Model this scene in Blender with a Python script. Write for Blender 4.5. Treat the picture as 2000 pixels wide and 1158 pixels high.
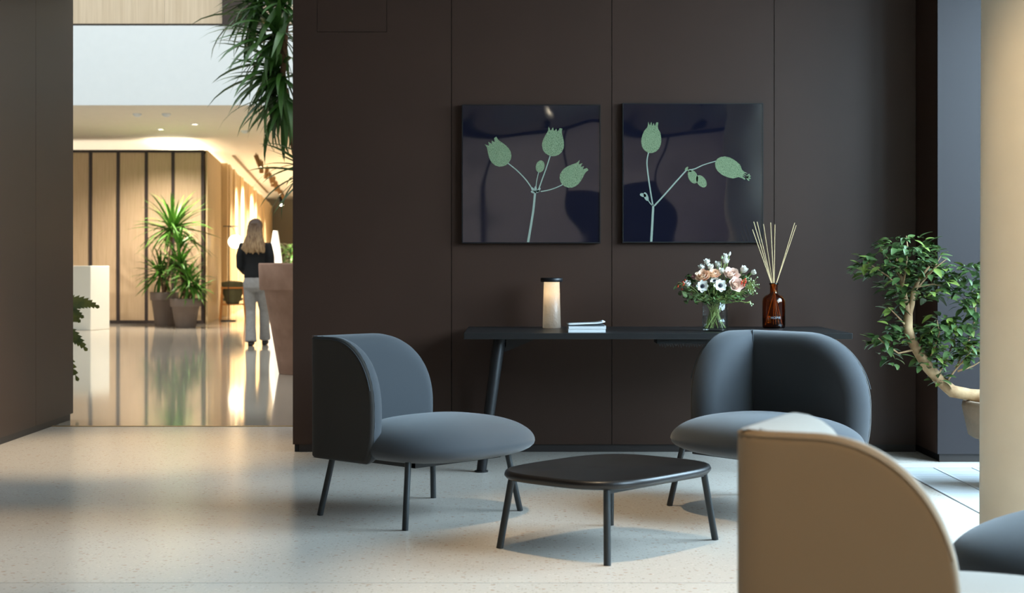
import bpy, bmesh, math, random
from mathutils import Vector, Matrix
random.seed(7)
PI = math.pi
SC = bpy.context.scene
COL = SC.collection
for o in list(bpy.data.objects): bpy.data.objects.remove(o)

# ------------------------------------------------------------------ camera, world, light, exposure
F = 3030.0; HZ = 1.1; HY = 515.0          # focal length (px), eye height, horizon row
cam = bpy.data.objects.new('camera', bpy.data.cameras.new('camera'))
COL.objects.link(cam); SC.camera = cam
cam.location = (0, 0, HZ); cam.rotation_euler = (PI/2, 0, 0)
cam.data.sensor_width = 36; cam.data.lens = F/2000*36
cam.data.shift_y = -(579-HY)/2000
cam.data.clip_end = 200
cam.data.dof.use_dof = True; cam.data.dof.focus_distance = 7.6; cam.data.dof.aperture_fstop = 4.5
w = bpy.data.worlds.new('world'); SC.world = w; w.use_nodes = True
w.node_tree.nodes['Background'].inputs[0].default_value = (.62, .8, 1, 1)
w.node_tree.nodes['Background'].inputs[1].default_value = .5
SC.view_settings.view_transform = 'Standard'; SC.view_settings.look = 'None'
SC.view_settings.exposure = 0.25; SC.view_settings.gamma = 1; SC.view_settings.use_curve_mapping = False

def area(name, loc, rot, sx, sy, power, color):
    l = bpy.data.lights.new(name, 'AREA'); l.shape = 'RECTANGLE'; l.size = sx; l.size_y = sy
    l.energy = power; l.color = color
    o = bpy.data.objects.new(name, l); COL.objects.link(o); o.location = loc; o.rotation_euler = rot
    return o
# daylight through the street windows on the right, the lobby roof light, the cove on top of the wood volume
area('window_daylight', (4.45, 5.6, 3.0), (0, math.radians(50), 0), 3.4, 6.0, 1950, (.57, .81, 1))
area('roof_daylight', (-4.5, 17, 8.9), (0, 0, 0), 16, 10, 960, (.80, .92, 1))
area('cove_light', (-9.6, 31.0, 3.22), (PI, 0, 0), 7, 3.0, 60, (1, .9, .74))
area('corridor_cove_light', (-7.9, 42, 3.24), (PI, 0, math.atan(.1155)), .7, 26, 420, (1, .88, .62))

# ------------------------------------------------------------------ helpers
def P(x, y, d): return Vector(((x-1000)*d/F, d, HZ-(y-HY)*d/F))      # picture point at a real distance
def col(c):
    return (c[0], c[1], c[2], 1)
def srgb(r, g, b):
    f = lambda v: (v/255/12.92 if v/255 <= .04045 else ((v/255+.055)/1.055)**2.4)
    return (f(r), f(g), f(b))
MATS = {}
def mat(name, c, rough=.5, metal=0, spec=.5, var=0, vscale=8, bump=0, bscale=60, coat=0, stretch=None, sheen=0, trans=0, emis=None, estr=0, ior=1.45, c2=None):
    m = bpy.data.materials.new(name); m.use_nodes = True; MATS[name] = m
    nt = m.node_tree; b = nt.nodes['Principled BSDF']
    b.inputs['Base Color'].default_value = col(c); b.inputs['Roughness'].default_value = rough
    b.inputs['Metallic'].default_value = metal; b.inputs['Specular IOR Level'].default_value = spec
    b.inputs['Coat Weight'].default_value = coat; b.inputs['Coat Roughness'].default_value = .03
    b.inputs['Sheen Weight'].default_value = sheen; b.inputs['Transmission Weight'].default_value = trans
    b.inputs['IOR'].default_value = ior
    if emis:
        b.inputs['Emission Color'].default_value = col(emis); b.inputs['Emission Strength'].default_value = estr
    tc = nt.nodes.new('ShaderNodeTexCoord'); mp = nt.nodes.new('ShaderNodeMapping')
    nt.links.new(tc.outputs['Object'], mp.inputs[0])
    if stretch: mp.inputs['Scale'].default_value = stretch
    if var or c2:
        n = nt.nodes.new('ShaderNodeTexNoise'); n.inputs['Scale'].default_value = vscale; n.inputs['Detail'].default_value = 4
        nt.links.new(mp.outputs[0], n.inputs[0])
        r = nt.nodes.new('ShaderNodeValToRGB')
        r.color_ramp.elements[0].position = .3; r.color_ramp.elements[1].position = .7
        a = c2 if c2 else tuple(v*(1-var) for v in c)
        e = c if c2 else tuple(min(1, v*(1+var)) for v in c)
        r.color_ramp.elements[0].color = col(a); r.color_ramp.elements[1].color = col(e)
        nt.links.new(n.outputs['Fac'], r.inputs[0]); nt.links.new(r.outputs[0], b.inputs['Base Color'])
    if bump:
        n = nt.nodes.new('ShaderNodeTexNoise'); n.inputs['Scale'].default_value = bscale
        nt.links.new(mp.outputs[0], n.inputs[0])
        bp = nt.nodes.new('ShaderNodeBump'); bp.inputs['Strength'].default_value = bump; bp.inputs['Distance'].default_value = .01
        nt.links.new(n.outputs['Fac'], bp.inputs['Height']); nt.links.new(bp.outputs[0], b.inputs['Normal'])
    return m

class MB:
    def __init__(s): s.v = []; s.f = []; s.sm = []
    def add(s, vs, fs, smooth=False):
        o = len(s.v); s.v += [tuple(v) for v in vs]
        for f in fs: s.f.append(tuple(i+o for i in f)); s.sm.append(smooth)
        return s
    def box(s, x0, x1, y0, y1, z0, z1):
        v = [(x0,y0,z0),(x1,y0,z0),(x1,y1,z0),(x0,y1,z0),(x0,y0,z1),(x1,y0,z1),(x1,y1,z1),(x0,y1,z1)]
        return s.add(v, [(0,3,2,1),(4,5,6,7),(0,1,5,4),(1,2,6,5),(2,3,7,6),(3,0,4,7)])
    def tube(s, pts, rads, n=10, cap=True):
        pts = [Vector(p) for p in pts]
        if not hasattr(rads, '__len__'): rads = [rads]*len(pts)
        rings = []; up = None
        for i, p in enumerate(pts):
            t = (pts[min(i+1, len(pts)-1)] - pts[max(i-1, 0)]).normalized()
            if up is None:
                a = Vector((0,0,1)) if abs(t.z) < .9 else Vector((1,0,0))
                up = (a - t*a.dot(t)).normalized()
            else:
                up = (up - t*up.dot(t)).normalized()
            b = t.cross(up)
            rings.append([p + (up*math.cos(2*PI*k/n) + b*math.sin(2*PI*k/n))*rads[i] for k in range(n)])
        v = [q for r in rings for q in r]; f = []
        for i in range(len(pts)-1):
            for k in range(n): f.append((i*n+k, i*n+(k+1) % n, (i+1)*n+(k+1) % n, (i+1)*n+k))
        s.add(v, f, True)
        if cap:
            s.add(rings[0], [tuple(range(n-1, -1, -1))]); s.add(rings[-1], [tuple(range(n))])
        return s
    def lathe(s, prof, c=(0,0,0), n=32, smooth=True, cap=True):
        v = []; f = []
        for (r, z) in prof:
            for k in range(n): v.append((c[0]+r*math.cos(2*PI*k/n), c[1]+r*math.sin(2*PI*k/n), c[2]+z))
        for i in range(len(prof)-1):
            for k in range(n): f.append((i*n+k, i*n+(k+1) % n, (i+1)*n+(k+1) % n, (i+1)*n+k))
        s.add(v, f, smooth)
        if cap:
            if prof[0][0] > 1e-4: s.add(v[:n], [tuple(range(n-1, -1, -1))])
            if prof[-1][0] > 1e-4: s.add(v[-n:], [tuple(range(n))])
        return s
    def loft(s, rings, n=20, cap=True):          # rings: (cx, cy, cz, rx, ry, tilt matrix or None)
        v = []; f = []
        for r in rings:
            for k in range(n):
                q = Vector((r[3]*math.cos(2*PI*k/n), r[4]*math.sin(2*PI*k/n), 0))
                if len(r) > 5 and r[5] is not None: q = r[5] @ q
                v.append(Vector(r[:3]) + q)
        for i in range(len(rings)-1):
            for k in range(n): f.append((i*n+k, i*n+(k+1) % n, (i+1)*n+(k+1) % n, (i+1)*n+k))
        s.add(v, f, True)
        if cap: s.add(v[:n], [tuple(range(n-1, -1, -1))]); s.add(v[-n:], [tuple(range(n))])
        return s
    def ball(s, c, r, n=10, sc=(1,1,1)):
        m = n//2; pr = []
        v = []; f = []
        for i in range(m+1):
            a = -PI/2 + PI*i/m
            for k in range(n): v.append((c[0]+r*sc[0]*math.cos(a)*math.cos(2*PI*k/n), c[1]+r*sc[1]*math.cos(a)*math.sin(2*PI*k/n), c[2]+r*sc[2]*math.sin(a)))
        for i in range(m):
            for k in range(n): f.append((i*n+k, i*n+(k+1) % n, (i+1)*n+(k+1) % n, (i+1)*n+k))
        return s.add(v, f, True)
    def prism(s, poly, y0, y1):                  # polygon in x,z extruded along y
        n = len(poly)
        v = [(p[0], y0, p[1]) for p in poly] + [(p[0], y1, p[1]) for p in poly]
        f = [tuple(range(n)), tuple(range(2*n-1, n-1, -1))]
        for i in range(n): f.append((i, i+n, (i+1) % n + n, (i+1) % n))
        return s.add(v, f)
    def mesh(s, name, m, doubles=0):
        me = bpy.data.meshes.new(name); me.from_pydata(s.v, [], s.f)
        me.polygons.foreach_set('use_smooth', s.sm)
        bm = bmesh.new(); bm.from_mesh(me)
        if doubles: bmesh.ops.remove_doubles(bm, verts=bm.verts, dist=doubles)
        bmesh.ops.recalc_face_normals(bm, faces=bm.faces); bm.to_mesh(me); bm.free()
        me.materials.append(MATS[m] if isinstance(m, str) else m); me.update()
        return me
    def build(s, name, m, parent=None, bevel=0, doubles=0, seg=2):
        o = link(name, s.mesh(name, m, doubles), parent)
        if bevel:
            b = o.modifiers.new('bevel', 'BEVEL'); b.width = bevel; b.segments = seg; b.limit_method = 'ANGLE'; b.angle_limit = .6
        return o
def link(name, data, parent=None):
    o = bpy.data.objects.new(name, data); COL.objects.link(o)
    if parent: o.parent = parent
    return o
def tag(o, label, cat, group=None, kind=None):
    o['label'] = label; o['category'] = cat
    if group: o['group'] = group
    if kind: o['kind'] = kind
    return o
def thing(name, label, cat, loc=(0,0,0), rz=0, group=None):
    o = link(name, None); o.location = loc; o.rotation_euler = (0,0,rz); o.empty_display_size = .1
    return tag(o, label, cat, group)
def struct(name, mb, m, label, cat, bevel=0):
    return tag(mb.build(name, m, None, bevel), label, cat, kind='structure')
def add_light(name, parent, loc, kind, power, color, size=.03, angle=1.2, blend=.6, rot=(0,0,0)):
    l = bpy.data.lights.new(name, kind); l.energy = power; l.color = color; l.shadow_soft_size = size
    if kind == 'SPOT': l.spot_size = angle; l.spot_blend = blend
    o = link(name, l, parent); o.location = loc; o.rotation_euler = rot
    return o

# ------------------------------------------------------------------ materials
mat('panel_brown', srgb(57, 39, 30), rough=.42, spec=.35, var=.05, vscale=3)
mat('panel_gap', (.004, .004, .004), rough=.7)
mat('plinth', srgb(40, 33, 30), rough=.5)
mat('panel_blue', srgb(46, 41, 42), rough=.45, spec=.35, var=.04, vscale=3)
mat('ceiling_paint', srgb(150, 146, 140), rough=.8, var=.02)
mat('lobby_paint', srgb(232, 226, 214), rough=.7, var=.02)
mat('fascia_paint', srgb(235, 240, 243), rough=.6, var=.01)
mat('wood_panel', srgb(208, 180, 146), rough=.5, c2=srgb(190, 160, 126), vscale=4, stretch=(14, 14, .5))
mat('wood_slat', srgb(230, 202, 156), rough=.5, c2=srgb(210, 178, 130), vscale=3, stretch=(8, 8, .4))
mat('wood_pale', srgb(226, 206, 180), rough=.5, c2=srgb(206, 184, 156), vscale=3, stretch=(10, 10, .3))
mat('bronze_frame', srgb(62, 52, 48), rough=.4, spec=.4)
mat('brass', srgb(190, 150, 80), rough=.3, metal=1)
mat('column_plaster', srgb(222, 210, 188), rough=.85, var=.02, bump=.05, bscale=40)
mat('black_metal', srgb(30, 30, 31), rough=.38, spec=.5)
mat('leg_metal', srgb(44, 47, 48), rough=.4, spec=.5)
mat('fabric_grey', srgb(59, 62, 66), rough=.95, sheen=.25, var=.05, vscale=500, bump=.15, bscale=900)
mat('fabric_light', srgb(146, 136, 124), rough=.95, sheen=.2, var=.04, vscale=500, bump=.12, bscale=900)
mat('shell_dark', srgb(54, 51, 48), rough=.95, sheen=.1, var=.05, vscale=500, bump=.12, bscale=900)
mat('shell_tan', srgb(148, 126, 100), rough=.95, sheen=.1, var=.04, vscale=500, bump=.12, bscale=900)
mat('fabric_seam', srgb(60, 64, 68), rough=.9)
mat('fabric_seam_light', srgb(150, 146, 140), rough=.9)
mat('table_black', srgb(26, 23, 22), rough=.36, spec=.5, var=.05)
MATS['table_black'].node_tree.nodes['Principled BSDF'].inputs['Coat Roughness'].default_value = .25
mat('desk_black', srgb(24, 23, 23), rough=.42, spec=.5)
mat('picture_navy', srgb(12, 15, 30), rough=.03, spec=1, coat=1)
MATS['picture_navy'].node_tree.nodes['Principled BSDF'].inputs['Coat IOR'].default_value = 1.8
mat('panel_rear', srgb(138, 130, 126), rough=.5, var=.05)
mat('picture_frame', srgb(14, 14, 16), rough=.4)
mat('paper_white', srgb(226, 228, 228), rough=.7)
mat('paper_cover', srgb(200, 202, 200), rough=.5)
mat('paper_dark', srgb(60, 64, 68), rough=.5)
mat('reed', srgb(214, 184, 138), rough=.7, var=.1, vscale=40)
mat('terracotta', srgb(178, 142, 124), rough=.85, c2=srgb(150, 116, 98), vscale=5, bump=.25, bscale=18)
mat('pot_grey', srgb(112, 100, 94), rough=.7, var=.05)
mat('pot_stone', srgb(132, 112, 92), rough=.8, var=.15, vscale=12, bump=.2)
mat('soil', srgb(60, 44, 34), rough=1, var=.3, vscale=50, bump=.5)
mat('leaf_dark', srgb(64, 104, 40), rough=.4, spec=.5, c2=srgb(38, 74, 30), vscale=3)
mat('leaf_far', srgb(92, 138, 48), rough=.45, c2=srgb(54, 100, 34), vscale=4)
mat('leaf_ficus', srgb(86, 108, 56), rough=.4, c2=srgb(46, 72, 40), vscale=9)
mat('leaf_ficus_young', srgb(124, 138, 62), rough=.4, c2=srgb(90, 114, 52), vscale=9)
mat('bark', srgb(176, 146, 108), rough=.85, c2=srgb(130, 98, 66), vscale=18, bump=.4, bscale=30)
mat('bark_palm', srgb(140, 110, 84), rough=.9, c2=srgb(96, 70, 52), vscale=10, bump=.5, bscale=20, stretch=(1, 1, 4))
mat('fern_green', srgb(124, 122, 48), rough=.5, c2=srgb(76, 86, 34), vscale=10)
mat('stone_white', srgb(226, 224, 214), rough=.6, var=.02, vscale=2)
mat('chair_wood', srgb(214, 146, 78), rough=.45, var=.1, stretch=(1, 1, 6))
mat('chair_green', srgb(104, 106, 82), rough=.9, var=.06)
mat('lamp_globe', (1, .9, .72), rough=.4, emis=(1, .82, .55), estr=7)
mat('lamp_paper', (1, .97, .9), rough=.8, emis=(1, .95, .84), estr=.9)
mat('led_warm', (1, .9, .7), emis=(1, .86, .62), estr=30)
mat('led_soft', (1, .9, .7), emis=(1, .86, .62), estr=3)
mat('lamp_black', srgb(22, 22, 24), rough=.4)
mat('brown_metal', srgb(112, 84, 48), rough=.45)
mat('skin', srgb(214, 164, 136), rough=.55)
mat('hair', srgb(184, 152, 112), rough=.5, c2=srgb(112, 80, 54), vscale=9, stretch=(5, 5, 1.2), bump=.6, bscale=14)
def roots():
    nt = MATS['hair'].node_tree; b = nt.nodes['Principled BSDF']; src = b.inputs['Base Color'].links[0].from_socket
    tc = nt.nodes.new('ShaderNodeTexCoord'); sp = nt.nodes.new('ShaderNodeSeparateXYZ'); nt.links.new(tc.outputs['Object'], sp.inputs[0])
    r = nt.nodes.new('ShaderNodeMapRange'); r.inputs[1].default_value = 1.34; r.inputs[2].default_value = 1.68; nt.links.new(sp.outputs[2], r.inputs[0])
    mx = nt.nodes.new('ShaderNodeMix'); mx.data_type = 'RGBA'; mx.inputs[7].default_value = col(srgb(66, 44, 32))
    nt.links.new(r.outputs[0], mx.inputs[0]); nt.links.new(src, mx.inputs[6]); nt.links.new(mx.outputs[2], b.inputs['Base Color'])
roots()
mat('hair_root', srgb(104, 72, 50), rough=.5)
mat('sweater', srgb(20, 20, 23), rough=.85)
mat('trousers', srgb(150, 146, 144), rough=.9, var=.08, vscale=30)
mat('shoe', srgb(24, 22, 22), rough=.4)
mat('eye', srgb(40, 30, 26), rough=.2)
mat('petal_white', srgb(240, 238, 228), rough=.6, var=.03)
mat('petal_pink', srgb(252, 214, 202), rough=.6, c2=srgb(250, 232, 214), vscale=30)
mat('petal_peach', srgb(250, 200, 172), rough=.6, c2=srgb(250, 226, 196), vscale=30)
mat('petal_mauve', srgb(216, 160, 166), rough=.6)
mat('anemone_eye', srgb(24, 24, 40), rough=.7)
mat('berry', srgb(206, 70, 40), rough=.35)
mat('bud_green', srgb(190, 204, 160), rough=.6)
mat('stem_green', srgb(150, 164, 92), rough=.5)
mat('leaf_eucalyptus', srgb(116, 132, 84), rough=.6, c2=srgb(82, 104, 62), vscale=20)
mat('leaf_bouquet', srgb(88, 116, 58), rough=.5, c2=srgb(50, 80, 40), vscale=20)
mat('print_grey', srgb(150, 158, 160), rough=.5)
mat('grille_metal', srgb(196, 200, 202), rough=.45)
mat('grille_gap', srgb(96, 104, 110), rough=.6)
mat('window_frame', srgb(52, 52, 54), rough=.4)

def glass(name, c, rough=0, ior=1.45, bump=0):
    m = bpy.data.materials.new(name); m.use_nodes = True; nt = m.node_tree; MATS[name] = m
    b = nt.nodes['Principled BSDF']; b.inputs['Base Color'].default_value = col(c)
    b.inputs['Transmission Weight'].default_value = 1; b.inputs['Roughness'].default_value = rough; b.inputs['IOR'].default_value = ior
    return m
glass('amber_glass', (.62, .24, .05))
def thin_glass(name):
    m = bpy.data.materials.new(name); m.use_nodes = True; nt = m.node_tree; MATS[name] = m
    nt.nodes.remove(nt.nodes['Principled BSDF']); out = nt.nodes['Material Output']
    t = nt.nodes.new('ShaderNodeBsdfTransparent'); g = nt.nodes.new('ShaderNodeBsdfGlossy'); g.inputs['Roughness'].default_value = .02
    fr = nt.nodes.new('ShaderNodeLayerWeight'); mx = nt.nodes.new('ShaderNodeMixShader')
    pw = nt.nodes.new('ShaderNodeMath'); pw.operation = 'POWER'; pw.inputs[1].default_value = 4; nt.links.new(fr.outputs['Facing'], pw.inputs[0])
    ma = nt.nodes.new('ShaderNodeMath'); ma.operation = 'MULTIPLY_ADD'; ma.inputs[1].default_value = .6; ma.inputs[2].default_value = .045; nt.links.new(pw.outputs[0], ma.inputs[0])
    nt.links.new(ma.outputs[0], mx.inputs[0]); nt.links.new(t.outputs[0], mx.inputs[1]); nt.links.new(g.outputs[0], mx.inputs[2])
    nt.links.new(mx.outputs[0], out.inputs[0])
thin_glass('window_glass')
thin_glass('vase_glass'); thin_glass('water')
for n_, c_ in (('vase_glass', (.975, .99, .98, 1)), ('water', (.97, .985, .965, 1))):
    for nd in MATS[n_].node_tree.nodes:
        if nd.type == 'BSDF_TRANSPARENT': nd.inputs[0].default_value = c_
def lamp_glass(name):
    m = bpy.data.materials.new(name); m.use_nodes = True; nt = m.node_tree; MATS[name] = m
    b = nt.nodes['Principled BSDF']; out = nt.nodes['Material Output']
    b.inputs['Base Color'].default_value = (.85, .82, .78, 1); b.inputs['Transmission Weight'].default_value = .85; b.inputs['Roughness'].default_value = .25
    tr = nt.nodes.new('ShaderNodeBsdfTranslucent'); tr.inputs[0].default_value = (.72, .64, .54, 1)
    mx = nt.nodes.new('ShaderNodeMixShader'); mx.inputs[0].default_value = .45
    tc = nt.nodes.new('ShaderNodeTexCoord'); n = nt.nodes.new('ShaderNodeTexNoise'); n.inputs['Scale'].default_value = 90
    bp = nt.nodes.new('ShaderNodeBump'); bp.inputs['Strength'].default_value = .8; bp.inputs['Distance'].default_value = .004
    nt.links.new(tc.outputs['Object'], n.inputs[0]); nt.links.new(n.outputs['Fac'], bp.inputs['Height'])
    nt.links.new(bp.outputs[0], b.inputs['Normal']); nt.links.new(bp.outputs[0], tr.inputs['Normal'])
    nt.links.new(b.outputs[0], mx.inputs[1]); nt.links.new(tr.outputs[0], mx.inputs[2]); nt.links.new(mx.outputs[0], out.inputs[0])
lamp_glass('lamp_glass')
def terrazzo(name, base, rough, contrast, scale=70):
    m = bpy.data.materials.new(name); m.use_nodes = True; nt = m.node_tree; MATS[name] = m
    b = nt.nodes['Principled BSDF']; b.inputs['Specular IOR Level'].default_value = .6
    tc = nt.nodes.new('ShaderNodeTexCoord')
    def vor(sc, lo, hi):
        v = nt.nodes.new('ShaderNodeTexVoronoi'); v.inputs['Scale'].default_value = sc
        nt.links.new(tc.outputs['Object'], v.inputs['Vector'])
        sx = nt.nodes.new('ShaderNodeSeparateColor'); nt.links.new(v.outputs['Color'], sx.inputs[0])
        r = nt.nodes.new('ShaderNodeMapRange'); r.inputs[1].default_value = lo; r.inputs[2].default_value = hi
        nt.links.new(sx.outputs[0], r.inputs[0])
        d = nt.nodes.new('ShaderNodeMapRange'); d.inputs[1].default_value = .45; d.inputs[2].default_value = .3
        nt.links.new(v.outputs['Distance'], d.inputs[0])
        k = nt.nodes.new('ShaderNodeMath'); k.operation = 'MULTIPLY'
        nt.links.new(r.outputs[0], k.inputs[0]); nt.links.new(d.outputs[0], k.inputs[1])
        return k
    prev = None
    layers = [(scale, .86, .88, (base[0]*.55, base[1]*.48, base[2]*.40), .8*contrast), (scale*.55, .93, .94, srgb(176, 132, 96), .7*contrast),
              (scale*.8, .9, .92, tuple(min(1, v*1.3) for v in base), .6*contrast), (scale*1.7, .8, .85, tuple(v*.62 for v in base), .6*contrast)]
    cur = None
    for (sc, lo, hi, c, a) in layers:
        k = vor(sc, lo, hi)
        k2 = nt.nodes.new('ShaderNodeMath'); k2.operation = 'MULTIPLY'; k2.inputs[1].default_value = a
        nt.links.new(k.outputs[0], k2.inputs[0])
        mx = nt.nodes.new('ShaderNodeMix'); mx.data_type = 'RGBA'
        nt.links.new(k2.outputs[0], mx.inputs[0]); mx.inputs[7].default_value = col(c)
        if cur is None: mx.inputs[6].default_value = col(base)
        else: nt.links.new(cur, mx.inputs[6])
        cur = mx.outputs[2]
    nt.links.new(cur, b.inputs['Base Color']); b.inputs['Roughness'].default_value = rough
terrazzo('terrazzo', srgb(216, 206, 194), .2, .7, 85)
terrazzo('lobby_terrazzo', srgb(184, 174, 160), .07, .5)
def pod_mat(name, c, c2):
    m = bpy.data.materials.new(name); m.use_nodes = True; nt = m.node_tree; MATS[name] = m
    b = nt.nodes['Principled BSDF']; b.inputs['Roughness'].default_value = .05
    tc = nt.nodes.new('ShaderNodeTexCoord'); v = nt.nodes.new('ShaderNodeTexVoronoi'); v.feature = 'DISTANCE_TO_EDGE'; v.inputs['Scale'].default_value = 110
    nt.links.new(tc.outputs['Object'], v.inputs['Vector'])
    n = nt.nodes.new('ShaderNodeTexNoise'); n.inputs['Scale'].default_value = 14; nt.links.new(tc.outputs['Object'], n.inputs[0])
    r = nt.nodes.new('ShaderNodeValToRGB'); r.color_ramp.elements[0].position = .0; r.color_ramp.elements[1].position = .25
    r.color_ramp.elements[0].color = col(c2); r.color_ramp.elements[1].color = col(c)
    nt.links.new(v.outputs['Distance'], r.inputs[0])
    mx = nt.nodes.new('ShaderNodeMix'); mx.data_type = 'RGBA'; mx.inputs[7].default_value = col(tuple((a+b_)/2 for a, b_ in zip(c, c2)))
    nt.links.new(n.outputs['Fac'], mx.inputs[0]); nt.links.new(r.outputs[0], mx.inputs[6]); nt.links.new(mx.outputs[2], b.inputs['Base Color'])
pod_mat('print_pod', srgb(80, 98, 70), srgb(138, 154, 120))
mat('print_stem', srgb(140, 152, 138), rough=.05)
# acrylic on the pictures is slightly wavy
def wavy(name):
    nt = MATS[name].node_tree; b = nt.nodes['Principled BSDF']
    tc = nt.nodes.new('ShaderNodeTexCoord'); n = nt.nodes.new('ShaderNodeTexNoise'); n.inputs['Scale'].default_value = 3.5; n.inputs['Detail'].default_value = 0
    bp = nt.nodes.new('ShaderNodeBump'); bp.inputs['Strength'].default_value = .12; bp.inputs['Distance'].default_value = .04
    nt.links.new(tc.outputs['Object'], n.inputs[0]); nt.links.new(n.outputs['Fac'], bp.inputs['Height'])
    nt.links.new(bp.outputs[0], b.inputs['Normal']); nt.links.new(bp.outputs[0], b.inputs['Coat Normal'])
wavy('picture_navy')

# ------------------------------------------------------------------ structure: near lounge
YB = 9.06; XL = -3.1; YJ = 10.5
# floors: terrazzo slabs with a fine joint between them
fl = struct('floor', MB().box(-3.6, 3.5, -3.6, YJ, -.06, -.004), 'grille_gap', 'pale speckled terrazzo floor of the lounge', 'floor')
for y0, y1 in ((-3.6, 0.2), (.205, 5.345), (5.35, YJ-.02)):
    MB().box(-3.6, 2.055, y0, y1, -.03, 0).build('terrazzo_slab', 'terrazzo', fl)
MB().box(2.06, 3.5, 8.55, YJ-.02, -.03, 0).build('terrazzo_slab', 'terrazzo', fl)
MB().box(2.06, 3.5, -3.6, 5.2, -.03, 0).build('terrazzo_slab', 'terrazzo', fl)
struct('trim_1', MB().box(-3.3, -1.2, YJ-.018, YJ+.012, -.02, .003), 'brass', 'thin brass threshold strip between lounge and lobby floors', 'threshold')
fl2 = struct('floor_lobby', MB().box(-16, 8, YJ+.014, 60, -.05, 0), 'lobby_terrazzo', 'highly polished reflective lobby floor beyond the brass strip', 'floor')
# floor grille by the windows
gr = thing('floor_grille', 'long pale metal grille let into the floor behind the column', 'grille', (0, 0, 0))
for x0 in (2.065, 2.272, 2.478, 2.684, 2.89, 3.096):
    MB().box(x0, x0+.018, 5.2, 8.36, -.03, .002).build('grille_rail', 'grille_metal', gr)
MB().box(2.06, 3.28, 8.36, 8.545, -.03, .001).build('grille_end_frame', 'grille_metal', gr)
g = MB()
for i in range(126):
    y = 5.21 + i*.025
    g.box(2.083, 3.28, y, y+.017, -.02, -.001)
g.build('grille_slats', 'grille_metal', gr)['kind'] = 'stuff'
# back wall
gap = .004
wb = struct('wall_back', MB().box(-1.272, 2.36, YB+.018, 10.44, .0, 3.0), 'panel_gap', 'dark brown panelled wall behind the desk and pictures', 'wall')
xs = [-1.28, -.353, .583, 1.531, 2.36]
zt = 3.0
# first panel has a hatch at the top
hx0, hx1, hz = -1.136, -.733, 2.455
x0, x1 = xs[0], xs[1]-gap/2
MB().prism([(x0,.045),(x1,.045),(x1,zt),(hx1+.0025,zt),(hx1+.0025,hz-.0025),(hx0-.0025,hz-.0025),(hx0-.0025,zt),(x0,zt)], YB, YB+.02).build('wall_panel', 'panel_brown', wb)
MB().box(hx0, hx1, YB, YB+.02, hz, zt).build('hatch_panel', 'panel_brown', wb)
for i in range(1, 4):
    MB().box(xs[i]+gap/2, xs[i+1]-gap/2, YB, YB+.02, .045, zt).build('wall_panel', 'panel_brown', wb)
MB().box(-1.28, -1.274, YB+.02, 10.44, .045, zt).build('side_panel', 'panel_brown', wb)
struct('baseboard_back', MB().box(-1.245, 2.36, YB+.012, YB+.0175, 0, .044), 'plinth', 'recessed dark plinth under the brown panelled wall', 'baseboard')
# block on the right
wr = struct('wall_block', MB().box(2.38, 3.5, 8.62, 10.44, 0, 3.0), 'panel_gap', 'slate blue panelled wall block beside the window', 'wall')
MB().box(2.36, 3.5, 8.60, 8.62, .045, 3.0).build('wall_panel', 'panel_blue', wr)
MB().box(2.36, 2.38, 8.62, 9.06, .045, 3.0).build('side_panel', 'panel_brown', wr)
struct('baseboard_block', MB().box(2.372, 3.5, 8.612, 8.6195, 0, .044), 'plinth', 'recessed dark plinth under the slate blue panel', 'baseboard')
# left wall
wl = struct('wall_left', MB().box(-3.6, XL-.02, -3.6, 10.93, 0, 3.0), 'panel_gap', 'dark brown panelled side wall at the left edge', 'wall')
ys = [-3.6, 1.0, 4.0, 7.1, 10.1, 10.96]
for i in range(5):
    MB().box(XL-.02, XL, ys[i]+gap/2, ys[i+1]-gap/2, .045, 3.0).build('wall_panel', 'panel_brown', wl)
MB().box(-3.6, XL-.02, 10.93, 10.96, .045, 3.0).build('end_panel', 'panel_brown', wl)
struct('baseboard_left', MB().box(XL-.0195, XL-.012, -3.6, 10.93, 0, .044), 'plinth', 'recessed dark plinth under the left panelled wall', 'baseboard')
# rear wall behind the viewer, with a dark doorway
wk = struct('wall_rear', MB().box(-3.6, 3.5, -3.6, -3.3, 0, 3.0), 'panel_gap', 'dark panelled wall behind the viewer', 'wall')
rx = [-3.1, -1.6, -.4, .8, 2.1, 3.2, 3.5]
for i in range(6):
    z0 = 2.15 if i == 3 else .045
    MB().box(rx[i]+.035, rx[i+1]-.035, -3.3, -3.27, z0, 2.86).build('wall_panel', 'panel_rear', wk)
# ceiling of the lounge
struct('ceiling', MB().box(-3.6, 3.5, -3.6, 10.96, 3.0, 3.1), 'ceiling_paint', 'plain pale ceiling of the lounge', 'ceiling')
# window wall on the right
ww = struct('window_1', MB().box(3.3, 3.42, 2.6, 8.6, .0, .06).box(3.3, 3.42, 2.6, 8.6, 2.94, 3.0), 'window_frame', 'tall dark framed street window on the right', 'window')
for k in range(7):
    y = 2.6 + k*.99
    MB().box(3.3, 3.42, y-.03, y+.03, .06, 2.94).build('mullion', 'window_frame', ww)
    if k < 6: MB().box(3.355, 3.365, y+.03, y+.96, .06, 2.94).build('pane', 'window_glass', ww)
struct('wall_right', MB().box(3.3, 3.5, -3.6, 2.57, 0, 3.0), 'panel_brown', 'dark wall beside the window', 'wall')
# column
cl = MB().lathe([(.36, 0), (.355, 1.5), (.35, 3.0)], (2.062, 5.6, 0), 64)
struct('column', cl, 'column_plaster', 'round beige plaster column at the right edge', 'column')

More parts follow.
